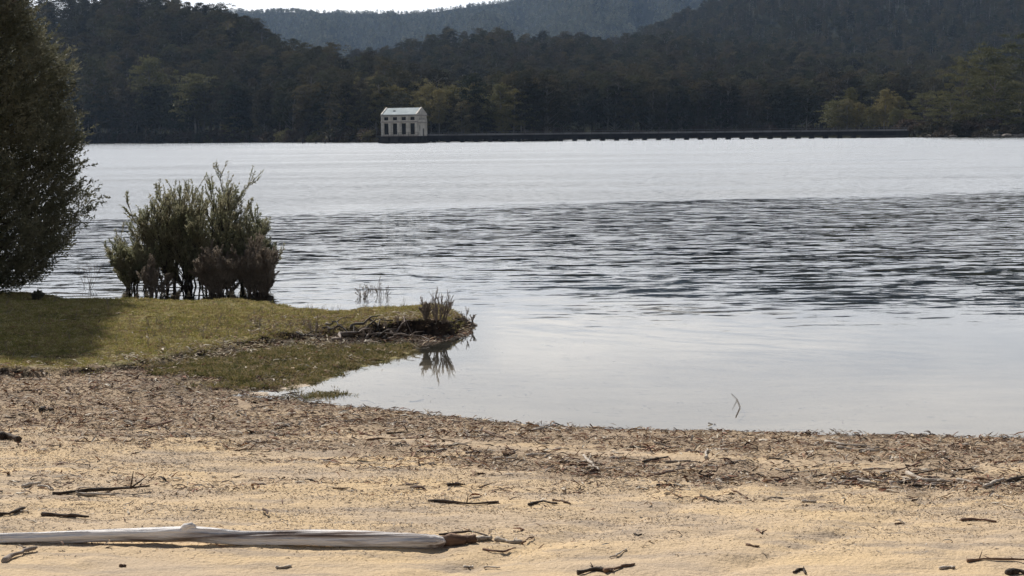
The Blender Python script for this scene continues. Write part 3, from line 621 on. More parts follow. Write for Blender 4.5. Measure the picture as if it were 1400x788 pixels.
for sy in (-1, 1):
    y0, y1 = sy * (Wb / 2 + .3), 0; z0_, z1_ = Hb + .03, Hb + Rh + .16
    V = [[-Lb / 2 + .4, y0, z0_], [Lb / 2 - .4, y0, z0_], [Lb / 2 - .4, y1, z1_], [-Lb / 2 + .4, y1, z1_]]; V += [[v[0], v[1], v[2] + .12] for v in V]
    rf.add(V, [[0, 1, 2, 3], [7, 6, 5, 4], [0, 4, 5, 1], [1, 5, 6, 2], [3, 2, 6, 7], [0, 3, 7, 4]])
roof = rf.build('roof', M['roof_white'], bh)
pr = MB()
for s_ in (-1, 1):
    for sy in (-1, 1):
        x = s_ * (Lb / 2 - .2); V = []
        for xx in (x - .22, x + .22): V += [[xx, sy * (Wb / 2 + .32), Hb - .05], [xx, 0, Hb + Rh + .1], [xx, 0, Hb + Rh + .45], [xx, sy * (Wb / 2 + .32), Hb + .3]]
        pr.add(V, [[0, 1, 2, 3], [7, 6, 5, 4], [0, 4, 5, 1], [3, 2, 6, 7], [0, 3, 7, 4], [1, 5, 6, 2]])
pr.build('parapet', M['concrete'], bh)
v_ = MB(); v_.box((-2.3, -1.6, Hb + Rh * .58 + .15), (.7, .5, .25)); v_.build('roof_vent', M['frame_dark'], roof)
for z0_, z1_ in ((.5, 3.75), (4.65, 5.6)):
    for x in fx:
        w_ = MB(); w_.box((x, -Wb / 2 + .25, (z0_ + z1_) / 2), (1.42, .04, z1_ - z0_ + .02)); wo = w_.build('window', M['glass_dark'], bh)
        f_ = MB(); f_.box((x, -Wb / 2 + .2, (z0_ + z1_) / 2), (.04, .04, z1_ - z0_))
        for q in np.arange(z0_ + .4, z1_ - .1, .45): f_.box((x, -Wb / 2 + .198, q), (1.38, .03, .03))
        f_.build('window_bars', M['frame_dark'], wo)
        b2 = MB(); b2.box((x, Wb / 2 - .25, (z0_ + z1_) / 2), (1.42, .04, z1_ - z0_ + .02)); b2.build('window', M['glass_dark'], bh)
for c in (-1.6, -.6, .4, 1.4): w_ = MB(); w_.box((Lb / 2 - .25, c, 5.05), (.04, .68, .64)); w_.build('window', M['glass_dark'], bh)
w_ = MB(); w_.box((Lb / 2 - .25, -1.55, 2.3), (.04, .74, 1.64)); w_.build('window', M['glass_dark'], bh)
w_ = MB(); w_.box((Lb / 2 - .25, 1.0, 1.1), (.06, 1.02, 2.2)); w_.build('door', M['frame_dark'], bh)

pf = empty('platform', (cen[0], cen[1], 0), th, 'dark stained concrete platform carrying the pump house above the lake', 'platform')
b = MB(); b.box((0, 0, plat_z - .2), (Lb + 1.5, Wb + 1.6, .4)); b.box((0, 0, (plat_z - .4) / 2 + .05), (Lb + .9, Wb + 1.0, plat_z - .5)); b.build('slab', M['concrete_dark'], pf)
b = MB(); b.box((0, 0, -.6), (Lb + 1.6, Wb + 1.7, 1.6)); b.build('base', M['flume'], pf)
for x in np.linspace(-Lb / 2 - .4, Lb / 2 + .4, 5): q = MB(); q.box((x, -Wb / 2 - .58, plat_z / 2 - .3), (.3, .2, plat_z)); q.build('buttress', M['flume'], pf)
for x in np.linspace(-Lb / 2 - .5, Lb / 2 + .5, 9): q = MB(); q.box((x, -Wb / 2 - .7, plat_z + .5), (.06, .06, 1.0)); q.build('railing_post', M['frame_dark'], pf)
q = MB(); q.box((0, -Wb / 2 - .7, plat_z + 1.0), (Lb + 1.2, .05, .05)); q.box((0, -Wb / 2 - .7, plat_z + .5), (Lb + 1.2, .04, .04)); q.build('handrail', M['frame_dark'], pf)

# pier: runs from the pump house to the headland on the right
xa, xb = pxx(586), pxx(1243, 455); Lp = math.hypot(xb - xa, 5); a_p = math.atan2(5.0, xb - xa)
pier = empty('pier', (xa, PD + 2.2, 0), a_p, 'long dark low pier with handrails linking the pump house to the headland', 'pier')
dz = 1.95
b = MB(); b.box((Lp / 2, 0, dz - .1), (Lp, 2.4, .24)); b.build('deck', M['flume'], pier)
b = MB(); b.box((Lp / 2, -.8, dz - .72), (Lp, .5, 1.0)); b.box((Lp / 2, .8, dz - .72), (Lp, .5, 1.0)); b.build('beam', M['flume'], pier)
for x in np.arange(2.0, Lp - 14, 4.15):
    q = MB(); q.box((x, -.1, .22), (1.3, 2.2, 1.0)); q.tube([[x, -.9, -3], [x, -.9, dz - .9]], .24, 8); q.tube([[x, .6, -3], [x, .6, dz - .9]], .24, 8); q.build('pile', M['flume'], pier)
b = MB(); b.box((Lp - 7, 0, .2), (14, 2.0, 1.4)); b.build('abutment', M['concrete_dark'], pier)
for x in np.arange(.5, Lp, 2.075 * 1.36):
    q = MB(); q.box((x, -1.12, dz + .5), (.07, .07, 1.0)); q.build('railing_post', M['frame_dark'], pier)
b = MB(); b.box((Lp / 2, -1.12, dz + 1.0), (Lp, .06, .07)); b.box((Lp / 2, 1.12, dz + 1.0), (Lp, .06, .07)); b.box((Lp / 2, -1.12, dz + .55), (Lp, .04, .05)); b.build('handrail', M['rail'], pier)
b = MB(); b.box((Lp / 2, .95, dz + .28), (Lp, .3, .5)); b.build('pipe_casing', M['rail'], pier)
for px, hgt, lb in ((414, 1.5, 'leftmost short dark post standing in the water left of the pump house'), (432, 1.0, 'middle short dark post standing in the water left of the pump house'), (444.5, 1.1, 'dark mooring post in the water, the right one of the three'), (517.5, 1.0, 'dark stub post in the water at the left foot of the platform')):
    p = at(px, 195.6, 0); s_ = min(1, 460 / p[1]); q = MB(); q.tube([[0, 0, -2], [0, 0, hgt * .8], [.03, 0, hgt]], [.22, .2, .15], 8); o = q.build('mooring_post', M['flume']); o.location = (p[0] * s_, p[1] * s_, 0); tag(o, lb, 'post')

# ------------------------------------------------------------------ NEAR PLANTS
def shoots(b, wood, base, d0, L, r, rng, leaf_len, leaf_wid, nleaf, lv=2, up=.35, m=0, spread=.5, bare=.0, kids=6):
    """a stem that bends upward, branches, and carries leaves on its outer shoots"""
    n = 6; P = [np.array(base, float)]; d = np.array(d0, float); d /= np.linalg.norm(d)
    for k in range(n - 1):
        P.append(P[-1] + d * L / (n - 1)); d = d + np.array([0, 0, up]) / n + rng.normal(size=3) * .09; d /= np.linalg.norm(d)
    P = np.array(P); wood.tube(P, np.linspace(r, max(.0016, r * .3), n), 4 if lv < 2 else 6, caps=False)
    if lv > 0:
        for k in range(kids):
            f = rng.uniform(.18, .98); i = min(n - 2, int(f * (n - 1))); p = P[i] + (P[i + 1] - P[i]) * (f * (n - 1) - i)
            t = P[i + 1] - P[i]; t /= np.linalg.norm(t); s = rng.normal(size=3); s -= t * (s @ t); s /= np.linalg.norm(s) + 1e-9
            shoots(b, wood, p, t + s * spread, L * rng.uniform(.35, .6) * (1.15 - .3 * f), r * .5, rng, leaf_len, leaf_wid, nleaf, lv - 1, up, m, spread, bare, max(3, kids - 1))
    if lv <= 1 and nleaf:
        f = rng.random(nleaf) * (1 - bare) + bare; f = f * (n - 1) * .999; i = f.astype(int); p = P[i] + (P[i + 1] - P[i]) * (f - i)[:, None]
        t = P[i + 1] - P[i]; t /= np.linalg.norm(t, axis=1)[:, None]; D = t + rng.normal(size=(nleaf, 3)) * .55
        b.leaves(p, D, leaf_len * rng.uniform(.6, 1.2, nleaf), leaf_wid, rng, m)
def shrub(px, py, top_py, w_px, leafm, seed, label, nst=9, kids=7, nleaf=34, leaf=(.045, .013), lv=2, group=None, lean=0.0, name='shrub', zoff=0, spread=.42, stem_mat='bark_dark', fan=.5):
    p = on(px, py); D = p[1]; H = (py - top_py) * D / F_PX; Wd = w_px * D / F_PX; rg = np.random.default_rng(seed)
    lf = MB(); wd = MB()
    for k in range(nst):
        a = rg.uniform(0, 6.28); q = math.sqrt(rg.random()); fx_ = math.cos(a) * q; fy_ = math.sin(a) * q
        d = [fx_ * fan * Wd / H + lean, fy_ * fan * Wd / H, 1.0]
        Lk = H * (.80 if lv == 2 else .9) * rg.uniform(.72, 1.0) * (1.0 - .34 * q * q)
        shoots(lf, wd, [fx_ * Wd * .20, fy_ * Wd * .14, -.03], d, Lk, .013 * H ** .5, rg, leaf[0], leaf[1], nleaf, lv, .5, 0, spread, .1, kids)
    r = empty(name, tuple(p), 0, label, 'bush', group); wd.build('stem', M[stem_mat], r)
    if lf.V: lf.build('leaves', leafm, r)
    return r
B_G = 'shrubs on the bank at the water edge'
shrub(284, 404, 240, 140, M['leaf_bush'], 1, 'tallest green upright shrub in the middle of the waterside thicket', nst=20, kids=8, group=B_G)
shrub(238, 404, 248, 118, M['leaf_bush'], 2, 'tall grey green shrub on the left shoulder of the waterside thicket', nst=17, kids=8, group=B_G)
shrub(338, 404, 282, 104, M['leaf_bush'], 3, 'dark green shrub on the right side of the thicket with thin upright shoots', nst=18, kids=8, group=B_G)
shrub(182, 404, 312, 90, M['leaf_bush'], 4, 'low green shrub at the left end of the waterside thicket', nst=12, kids=7, group=B_G)
shrub(300, 409, 328, 66, M['leaf_mauve'], 5, 'mauve brown twiggy shrub in front of the green thicket', nst=22, kids=8, group=B_G, leaf=(.03, .012), stem_mat='twig_grey')
shrub(352, 409, 326, 56, M['leaf_mauve'], 6, 'mauve brown twiggy shrub at the right end of the thicket', nst=20, kids=8, group=B_G, leaf=(.03, .012), stem_mat='twig_grey')
shrub(215, 409, 345, 40, M['leaf_mauve'], 7, 'small mauve shrub between the low left shrub and the tall ones', nst=8, kids=6, group=B_G, leaf=(.026, .009), stem_mat='twig_grey')
shrub(366, 404, 272, 16, M['leaf_mauve'], 8, 'single thin leggy shoot leaning out of the right side of the thicket', nst=2, kids=5, lv=1, nleaf=20, group=B_G, lean=.07)
# small ones around the bank
shrub(601, 438, 388, 50, M['leaf_mauve'], 11, 'leafless grey brown twiggy bush at the tip of the grassy point', nst=16, kids=4, nleaf=2, leaf=(.014, .006), stem_mat='twig_grey', spread=.35)
shrub(582, 438, 404, 22, M['leaf_mauve'], 12, 'small dark bush just left of the leafless one on the point', nst=8, kids=5, nleaf=14, leaf=(.02, .009), stem_mat='twig_grey')
shrub(641, 447, 418, 20, M['leaf_mauve'], 13, 'tiny brown twiggy plant at the very end of the point', nst=5, kids=4, nleaf=5, leaf=(.014, .007), stem_mat='twig_grey')
shrub(581, 438, 400, 8, M['leaf_mauve'], 14, 'thin stalk with a small dark seed head on the point', nst=1, kids=2, nleaf=16, lv=1, leaf=(.022, .012))
shrub(50, 411, 390, 14, M['leaf_tree'], 15, 'small dark seedling standing on the grass below the big left tree', nst=6, kids=5, nleaf=22, leaf=(.03, .013), name='seedling')
for k, (x, y, t, w, s) in enumerate([(455, 455, 437, 18, 21), (428, 458, 430, 16, 22), (500, 462, 440, 20, 23), (530, 460, 442, 16, 24), (545, 455, 438, 12, 25)]):
    shrub(x, y, t, w, M['leaf_mauve'], s, ['small dead bush among the roots on the front edge of the point', 'dead upright twigs left of the root tangle on the grassy bank', 'dead bush sprawling over the middle of the root tangle', 'dead twigs right of the middle of the root tangle', 'smallest dead twigs beside the black bank edge'][k], nst=6, kids=4, nleaf=2, leaf=(.012, .005), stem_mat='twig_grey', group='dead bushes along the bank edge', name='dead_bush', fan=.9)
def water_plant(px, py, top, w, seed, label, nleaf=3):
    p = at(px, py, 0); p[2] = -.02; H = (py - top) * p[1] / F_PX; rg = np.random.default_rng(seed); lf = MB(); wd = MB()
    for k in range(5):
        a = rg.uniform(0, 6.28); shoots(lf, wd, [math.cos(a) * .02, math.sin(a) * .02, -.1], [math.cos(a) * w / (py - top) * .5, math.sin(a) * .2, 1], (H + .1) * rg.uniform(.7, 1), .004, rg, .02, .008, nleaf, 1, .3, 0, .5, .4, 4)
    r = empty('water_plant', tuple(p), 0, label, 'plant', 'twiggy plants standing in the lake'); wd.build('stem', M['twig_grey'], r); lf.build('leaves', M['leaf_mauve'], r)
water_plant(523, 404, 382, 22, 31, 'twiggy plant standing in the lake behind the point, the taller one', 5)
water_plant(498, 406, 392, 8, 32, 'small dark plant in the lake left of the taller twiggy one', 12)
water_plant(513, 398, 390, 8, 33, 'tiny green plant in the lake between the two twiggy ones', 8)
water_plant(120, 393, 362, 20, 34, 'sparse reeds in the lake between the big left tree and the thicket', 3)

# big tree on the left
def big_tree():
    ax_px, D = -75, 21.0; base = np.array([(ax_px - 700) / F_PX * D, D, 0]); base[2] = gz(base[0], base[1])
    rg = np.random.default_rng(77)
    ys = [400, 378, 340, 300, 250, 200, 150, 100, 60, 20, -30, -90, -160, -230, -280]; ex = [30, 66, 94, 110, 120, 122, 113, 102, 80, 48, 22, 4, -14, -44, -74]
    zs = np.array([CAM_Z + D * (float(yh(40)) - y) / F_PX for y in ys]) - base[2]; rs = (np.array(ex) - ax_px) / F_PX * D
    r = empty('heath_tree', tuple(base), 0, 'large dense dark tree with small leaves at the left frame edge', 'tree')
    wood = MB(); wood.tube([[0, 0, -.1], [.05, .02, 1], [-.03, 0, 2.4], [.06, .05, 4.2], [0, 0, 6.3]], [.13, .11, .09, .05, .015], 8); wood.build('trunk', M['bark_dark'], r, True)
    lf = MB(); br = MB(); n = 12000
    z = rg.uniform(zs[0] + .0, zs[-1] - .02, n); a = rg.uniform(0, 2 * math.pi, n); R = np.interp(z, zs, rs)
    keep = rg.random(n) < np.clip(R / rs.max() + .15, 0, 1); z, a, R = z[keep], a[keep], R[keep]; n = len(z)
    lump = .5 * fbm(a / 6.2832 * 14 + 3, z * 2.4, 3, 61) + .5 * fbm(a / 6.2832 * 34 + 3, z * 5.5, 2, 62); q = np.where(rg.random(n) < .72, 1 - rg.random(n) ** 1.5 * .22, rg.uniform(.35, .8, n))
    rad = R * (.68 + .75 * (lump - .3)) * q
    rad = np.minimum(rad, R * .97)
    P = np.stack([np.cos(a) * rad, np.sin(a) * rad, z], 1)
    out = np.stack([np.cos(a), np.sin(a), np.full(n, .7)], 1)
    for i in range(n):
        d = out[i] + rg.normal(size=3) * .35; d /= np.linalg.norm(d); L = rg.uniform(.18, .48); m_ = 40
        f = rg.random(m_); pts = P[i] + d * (f * L)[:, None] + rg.normal(size=(m_, 3)) * .03 * (1.1 - f)[:, None]
        lf.leaves(pts, d + rg.normal(size=(m_, 3)) * .6, rg.uniform(.03, .06, m_), .020, rg)
        if i % 22 == 0: br.tube([P[i] * [.05, .05, .6] , P[i] * [.5, .5, .85], P[i], P[i] + d * L * .9], [.022, .014, .006, .002], 4, caps=False)
    lf.build('crown', M['leaf_tree'], r); br.build('branch', M['bark_dark'], r)
    # pale limb in the top left corner
    q = MB(); p0 = at_depth(-60, 70, D) - base; p1 = at_depth(2, 18, D) - base; p2 = at_depth(40, -22, D) - base
    q.tube([p0, p1, p2], [.06, .045, .03], 8); o = q.build('limb', M['twig_grey'], r, True); tag(o, 'bare brownish limb slanting up through the top left corner')
big_tree()

# ------------------------------------------------------------------ DRIFTWOOD AND STICKS
def polyline(pts, rg, n=14, wob=.004):
    P = np.array([on(x, y) for x, y in pts]); t = np.linspace(0, len(P) - 1, n); Q_ = np.stack([np.interp(t, range(len(P)), P[:, k]) for k in range(3)], 1)
    Q_[1:-1, :2] += rg.normal(size=(n - 2, 2)) * wob; return Q_
def stick(pts, r, m, label, seed, group=None, name='stick', lift=None, n=12, twigs=0, cat='stick'):
    rg = np.random.default_rng(seed); P = polyline(pts, rg, n); L = np.linalg.norm(P[-1] - P[0])
    P[:, 2] = terrain(P[:, 0], P[:, 1]); P[:, 2] = P[:, 2] * .4 + P[:, 2].max() * .6 * 1.0 + r * .6
    if lift: P[:, 2] += lift * np.sin(np.linspace(0, math.pi, n))
    b = MB(); R = r * (1 + .25 * np.sin(np.linspace(0, 9, n) + seed)) * np.linspace(1, .6, n); b.tube(P, R, 6, rough=.3, rng=rg)
    for k in range(twigs):
        i = rg.integers(2, n - 2); d = rg.normal(size=3) * [1, 1, .3] + [0, 0, .4]; d /= np.linalg.norm(d)
        b.tube([P[i], P[i] + d * L * .12, P[i] + d * L * .22 + [0, 0, .004]], [r * .5, r * .35, r * .15], 4)
    c = P.mean(0); b.V = [v - c for v in b.V]; o = b.build(name, M[m], smooth=True); o.location = tuple(c); return tag(o, label, cat, group)

# the big bleached log
def big_log():
    rg = np.random.default_rng(5); pts = [(-170, 740), (-60, 738), (0, 737), (60, 736), (130, 733), (200, 731.5), (262, 730), (290, 732), (330, 736), (420, 735), (500, 738), (560, 740), (612, 741)]
    hgt = [20, 20, 20, 20, 19, 20, 21, 22, 20, 23, 27, 27, 23]; n = 110
    base = on(300, 746); zb = base[2]
    C = []; Rr = []
    for (x, y), h in zip(pts, hgt):
        D_ = base[1] + .02 - .00012 * (x - 300); s = D_ / F_PX; C.append(at_depth(x, y, D_)); Rr.append(h * s * .45)
    C = np.array(C); t = np.linspace(0, len(C) - 1, n)
    def sm(a): 
        v = np.interp(t, range(len(C)), a); k = np.array([1, 2, 3, 2, 1]) / 9.; return np.convolve(np.pad(v, 2, mode='edge'), k, 'valid')
    P = np.stack([sm(C[:, 0]), sm(C[:, 1]), sm(C[:, 2])], 1); R = sm(np.array(Rr)); k = 36; grain = rg.uniform(-.05, .05, k)
    th_ = np.arange(k) / k * 2 * math.pi; V = []
    for i in range(n):
        e = 1.0
        if i > n - 7: e = math.sqrt(max(.02, 1 - ((i - (n - 7)) / 6.2) ** 2)) * .75 + .25 * (i < n - 1) + rg.uniform(-.08, .08)
        tw = i * .035
        rr = R[i] * e * (1 + .10 * np.sin(2 * (th_ + tw) + 1) + .06 * np.sin(5 * (th_ + tw)) + .035 * np.sin(9 * th_ + i * .06) + np.roll(grain, i // 9) * .9 + rg.uniform(-.012, .012, k) - .14 * np.exp(-((th_ - 3.5 - .25 * math.sin(i * .09)) / .10) ** 2) * (.5 + .5 * math.sin(i * .13)))
        V += [[P[i, 0], P[i, 1] + rr[j] * math.cos(th_[j]), P[i, 2] + rr[j] * math.sin(th_[j])] for j in range(k)]
    V = np.array(V); o = P.mean(0); i = np.arange(n - 1)[:, None] * k; j = np.arange(k)[None]; j2 = (j + 1) % k
    Qq = np.stack([i + j, i + k + j, i + k + j2, i + j2], -1).reshape(-1, 4)
    b = MB(); V = np.vstack([V, P[-1]]); e = [[n * k, (n - 1) * k + (a + 2) % k, (n - 1) * k + a + 1, (n - 1) * k + a] for a in range(0, k, 2)]
    b.add(V - o, np.vstack([Qq, e])); r = empty('driftwood_log', tuple(o), 0, 'long bleached driftwood log lying on the sand at lower left', 'log'); b.build('body', M['wood_bleach'], r, True)
    kb = MB(); c = on(262, 738); s = c[1] / F_PX; kp = np.array([c[0], c[1] + .0, P[:, 2].mean() + .05]) - o
    zt = np.interp(c[0], P[:, 0], P[:, 2] + R) - o[2]
    kb.tube([[kp[0] - .02, 0, zt - .02], [kp[0], -.01, zt + .005], [kp[0] + .03, -.01, zt + .012], [kp[0] + .05, -.01, zt + .004]], [.025, .02, .015, .006], 8, rough=.2, rng=rg); kb.build('knot', M['wood_bleach'], r, True)
    return P, R
LP, LR = big_log()
stick([(600, 746), (628, 745), (650, 743)], .036, 'wood_brown', 'short broken brown branch stub at the right end of the driftwood log', 61, name='branch_stub', n=8)
stick([(600, 733), (645, 731), (668, 735)], .006, 'wood_dark', 'thin dark stick just beyond the right end of the log', 62)
stick([(650, 741), (668, 738), (672, 738)], .013, 'wood_pale', 'pale splinter beside the brown stub at the log end', 63)
stick([(678, 739), (700, 744), (714, 743)], .012, 'wood_pale', 'pale knobbly stick right of the log end', 64, twigs=2)
stick([(714, 745), (724, 740), (730, 735)], .005, 'wood_brown', 'thin twig pointing up at the far right of the log debris', 65, lift=.01)
stick([(660, 752), (685, 757), (705, 752)], .006, 'wood_red', 'reddish twig lying in the debris heap at the log end', 66)
NAMED = [
 ([(585, 687), (612, 688), (640, 691), (682, 688)], .009, 'wood_dark', 'long thin dark stick on the open sand above the log end', 1),
 ([(722, 691), (742, 688), (762, 691)], .008, 'wood_dark', 'short dark bent stick right of the long thin dark one'), 
 ([(-10, 706), (14, 705), (34, 698)], .012, 'wood_dark', 'dark stick touching the left frame edge above the log', 1),
 ([(58, 705), (90, 707), (122, 710)], .011, 'wood_dark', 'dark stick between the left frame edge stick and the log'),
 ([(72, 677), (130, 674), (205, 671)], .012, 'wood_dark', 'longest dark branch on the left side of the beach', 3),
 ([(106, 677), (130, 679), (158, 680)], .011, 'wood_pale', 'white stick lying along the longest dark branch'),
 ([(30, 667), (45, 665), (55, 664)], .012, 'wood_pale', 'pale grey piece of driftwood near the left frame edge'),
 ([(52, 667), (64, 668), (72, 671)], .009, 'wood_pale', 'small bent white stick right of the pale grey piece'),
 ([(6, 770), (18, 762), (34, 757), (50, 753)], .013, 'twig_grey', 'curved grey stick on the sand below the log', 1),
 ([(826, 784), (850, 777), (868, 773)], .009, 'wood_brown', 'brown stick at the bottom edge right of centre', 1),
 ([(790, 786), (815, 780), (838, 783)], .011, 'wood_dark', 'dark root piece at the bottom edge', 3),
 ([(834, 764), (846, 760), (856, 751)], .005, 'wood_pale', 'thin curved pale twig above the dark root piece', 0),
 ([(728, 590), (746, 587), (766, 591)], .011, 'wood_pale', 'pale stick near the waterline in the middle'),
 ([(1128, 606), (1150, 609), (1186, 612)], .012, 'wood_pale', 'long pale stick in the wrack near the waterline at right'),
 ([(1143, 613), (1165, 616), (1200, 619)], .011, 'wood_pale', 'pale stick just below the long pale one at right'),
 ([(1240, 650), (1262, 658), (1302, 664)], .014, 'wood_pale', 'bright white branch in the lower wrack line at right', 2),
 ([(1172, 660), (1185, 662), (1198, 663)], .012, 'wood_pale', 'short white stick left of the bright white branch'),
 ([(1345, 668), (1360, 663), (1372, 658)], .013, 'wood_pale', 'pale slanting stick near the right frame edge'),
 ([(1376, 660), (1390, 656), (1410, 653)], .014, 'wood_dark', 'black stick at the right frame edge in the wrack'),
 ([(1376, 786), (1392, 784), (1410, 787)], .015, 'wood_dark', 'black stick at the bottom right corner'),
 ([(1284, 779), (1296, 777), (1306, 778)], .008, 'wood_pale', 'small pale stick near the bottom right corner'),
 ([(1322, 769), (1350, 766), (1405, 768)], .007, 'wood_brown', 'long thin brown stick above the bottom right corner', 2),
 ([(898, 665), (915, 664), (936, 665)], .008, 'wood_dark', 'dark stick on the sand just below the middle wrack line', 1),
 ([(958, 682), (970, 685), (982, 687)], .008, 'wood_dark', 'short dark slanting stick on the grey sand right of centre'),
 ([(798, 626), (808, 636), (820, 645)], .011, 'wood_pale', 'pale slanting stick in the wrack in the middle of the beach', 1),
 ([(1000, 674), (1012, 676), (1022, 682)], .005, 'wood_brown', 'thin curved brown twig on the grey sand'),
 ([(1314, 713), (1340, 712), (1362, 715)], .008, 'wood_red', 'reddish stick on the sand at right'),
 ([(755, 686), (765, 687), (780, 690)], .006, 'wood_brown', 'small brown stick right of the dark bent one'),
 ([(965, 628), (966, 622), (967, 617)], .010, 'wood_pale', 'small upright white splinter in the sandy gap of the wrack'),
 ([(612, 665), (622, 663), (636, 665)], .009, 'wood_dark', 'small dark chunk on the sand above the long thin stick', 2),
 ([(1085, 785), (1096, 780), (1102, 786)], .008, 'wood_dark', 'dark chunk at the bottom edge right of the thin twig', 1),
 ([(-8, 602), (10, 600), (26, 604)], .03, 'wood_dark', 'black lump of rotten wood at the left frame edge in the wrack', 2),
 ([(55, 563), (64, 560), (72, 564)], .02, 'wood_dark', 'dark lump in the thick leaf litter at left', 2),
]
for k, e in enumerate(NAMED): stick(e[0], e[1], e[2], e[3], 200 + k, twigs=e[4] if len(e) > 4 else 0)
# twig lying in the shallows and roots/planks of the point
rg = np.random.default_rng(3)
b = MB(); pw = [at(1006, 570, .004), at(1012, 556, .01), at(1008, 546, .008), at(1000, 538, .004)]; b.tube(pw, [.0035, .003, .0025, .0015], 5); b.tube([pw[2], at(1001, 560, .004)], [.002, .001], 4); o = b.build('twig', M['wood_dark']); tag(o, 'thin curved twig lying in the shallow water at right', 'twig')
b = MB(); b.tube([at(398, 538, .012), at(408, 541, .02), at(420, 550, .02)], [.007, .008, .006], 5); b.tube([at(385, 540, .01), at(400, 537, .03), at(413, 536, .012)], [.004, .005, .003], 5); o = b.build('twig', M['wood_dark']); tag(o, 'forked dark twig at the inner corner of the inlet', 'twig')
pk = on(505, 421); b = MB(); b.box((0, 0, .02), (.30, .06, .03), -.05); o = b.build('driftwood_plank', M['wood_pale']); o.location = (pk[0], pk[1], pk[2] + .01); tag(o, 'white weathered plank lying on the far edge of the grassy point', 'plank')
for k, (x0, y0, x1, y1, r) in enumerate([(455, 466, 500, 452, .022), (470, 462, 540, 455, .016), (440, 452, 480, 462, .014), (500, 466, 560, 462, .014), (510, 452, 530, 466, .018), (480, 450, 520, 447, .02), (535, 448, 560, 458, .014), (405, 462, 440, 470, .012), (445, 445, 470, 457, .012), (530, 466, 585, 470, .012)]):
    p0 = on(x0, y0); p1 = on(x1, y1); n = 9; P = np.array([p0 + (p1 - p0) * t for t in np.linspace(0, 1, n)]); P[1:-1] += rg.normal(size=(n - 2, 3)) * [.03, .05, .012]; P[:, 2] = np.maximum(terrain(P[:, 0], P[:, 1]), 0) + .02 + .05 * np.sin(np.linspace(0, 3.14, n))
    b = MB(); b.tube(P, r * np.linspace(1, .4, n), 6, rough=.4, rng=rg); b.tube([P[4], P[4] + [.06, -.08, .05], P[4] + [.16, -.1, .06]], [r * .6, r * .4, r * .15], 5)
    o = b.build('root', M['bark_dark' if k % 3 else 'twig_grey'], smooth=True)
    tag(o, ['pale root slanting out of the grassy bank into the root tangle', 'long horizontal root crossing the tangle', 'root at the left of the tangle beside the pale reeds', 'lowest root lying along the muddy edge', 'short thick root crossing the middle of the tangle', 'topmost root under the turf edge', 'root just left of the black bank', 'thin outlying root left of the tangle', 'upper left root of the tangle', 'thin root nearest the water right of the tangle'][k], 'root', 'exposed roots along the bank')

# random countable sticks in the wrack
rg = np.random.default_rng(9)
mats_ = ['wood_pale', 'wood_red', 'wood_dark', 'twig_grey', 'wood_brown', 'wood_pale']; cn = ['pale', 'reddish', 'dark', 'grey', 'brown', 'pale']
for k in range(138):
    if k < 100: x = rg.uniform(560, 1420); y = yl(x) - rg.uniform(-2, 55) * rg.random() ** .6; z_ = 'in the wrack line along the right half of the shore'
    elif k < 125: x = rg.uniform(-10, 560); y = rg.uniform(540, 610); z_ = 'in the thick litter on the left part of the beach'
    else: x = rg.uniform(0, 1400); y = rg.uniform(675, 785); z_ = 'scattered on the open sand'
    L = rg.uniform(12, 42) * (.6 if k >= 125 else 1); a = rg.normal() * .12; dx = math.cos(a) * L; dy = math.sin(a) * L
    if 705 < y < 765 and x < 640: y = 700
    q = rg.integers(6); stick([(x, y), (x + dx / 2, y + dy / 2 + rg.normal() * 1.2), (x + dx, y + dy)], rg.uniform(.0035, .009), mats_[q], f'thin {cn[q]} stick {z_}', 1000 + k, f'{cn[q]} sticks {z_}', n=7)

# ------------------------------------------------------------------ STUFF: litter, grit, grass
def src(b, name, m, smooth=False): return bpy.data.objects.new(name, b.mesh(name, m, smooth))
def chip_sources(m, seed, n=6):
    rg = np.random.default_rng(seed); out = []
    for k in range(n):
        b = MB()
        if k % 3 == 0:      # curled leaf
            L, w = 1.0, rg.uniform(.2, .34); xs_ = np.linspace(-.5, .5, 5); ww = w * np.array([.15, .8, 1, .7, .1]) / 2; cz = .18 * (1 - (2 * xs_) ** 2) * rg.uniform(-.6, 1); cy = .12 * np.sin(xs_ * 3)
            V = []
            for i in range(5): V += [[xs_[i], cy[i] - ww[i], cz[i] + .05], [xs_[i], cy[i], cz[i]], [xs_[i], cy[i] + ww[i], cz[i] + .05]]
            b.add(V, [[i * 3 + j, i * 3 + j + 3, i * 3 + j + 4, i * 3 + j + 1] for i in range(4) for j in range(2)])
        elif k % 3 == 1:    # bark flake
            P = [[-.5, 0, .02], [-.1, rg.normal() * .05, .1], [.2, rg.normal() * .06, .06], [.5, 0, .02]]; b.tube(P, [.06, .12, .11, .05], 5, squash=.35, rough=.5, rng=rg)
        else:               # twig
            P = [[-.5, 0, .02], [-.2, rg.normal() * .08, .05], [.15, rg.normal() * .08, .03], [.5, rg.normal() * .05, .08]]; b.tube(P, [.05, .05, .04, .02], 4, caps=False)
        out.append(src(b, 'litter_source', m))
    return out
def place_px(n, x0, x1, y0, y1, dens, seed):
    """random ground points inside a picture window, thinned by a density map"""
    rg = np.random.default_rng(seed); a = at(x0, y0); lo = at(x0, y0, 0.1); hi = at(x1, y0, .1); nr = at(x0, y1, .1)
    X = rg.uniform(lo[0], hi[0], n); Y = rg.uniform(nr[1], lo[1], n); Z = terrain(X, Y); P = np.stack([X, Y, Z], 1)
    px, py = proj(P); s = sdist(X, Y, land); keep = (rg.random(n) < dens(px, py, X, Y, s)) & (px > x0) & (px < x1)
    return P[keep], px[keep], py[keep], rg
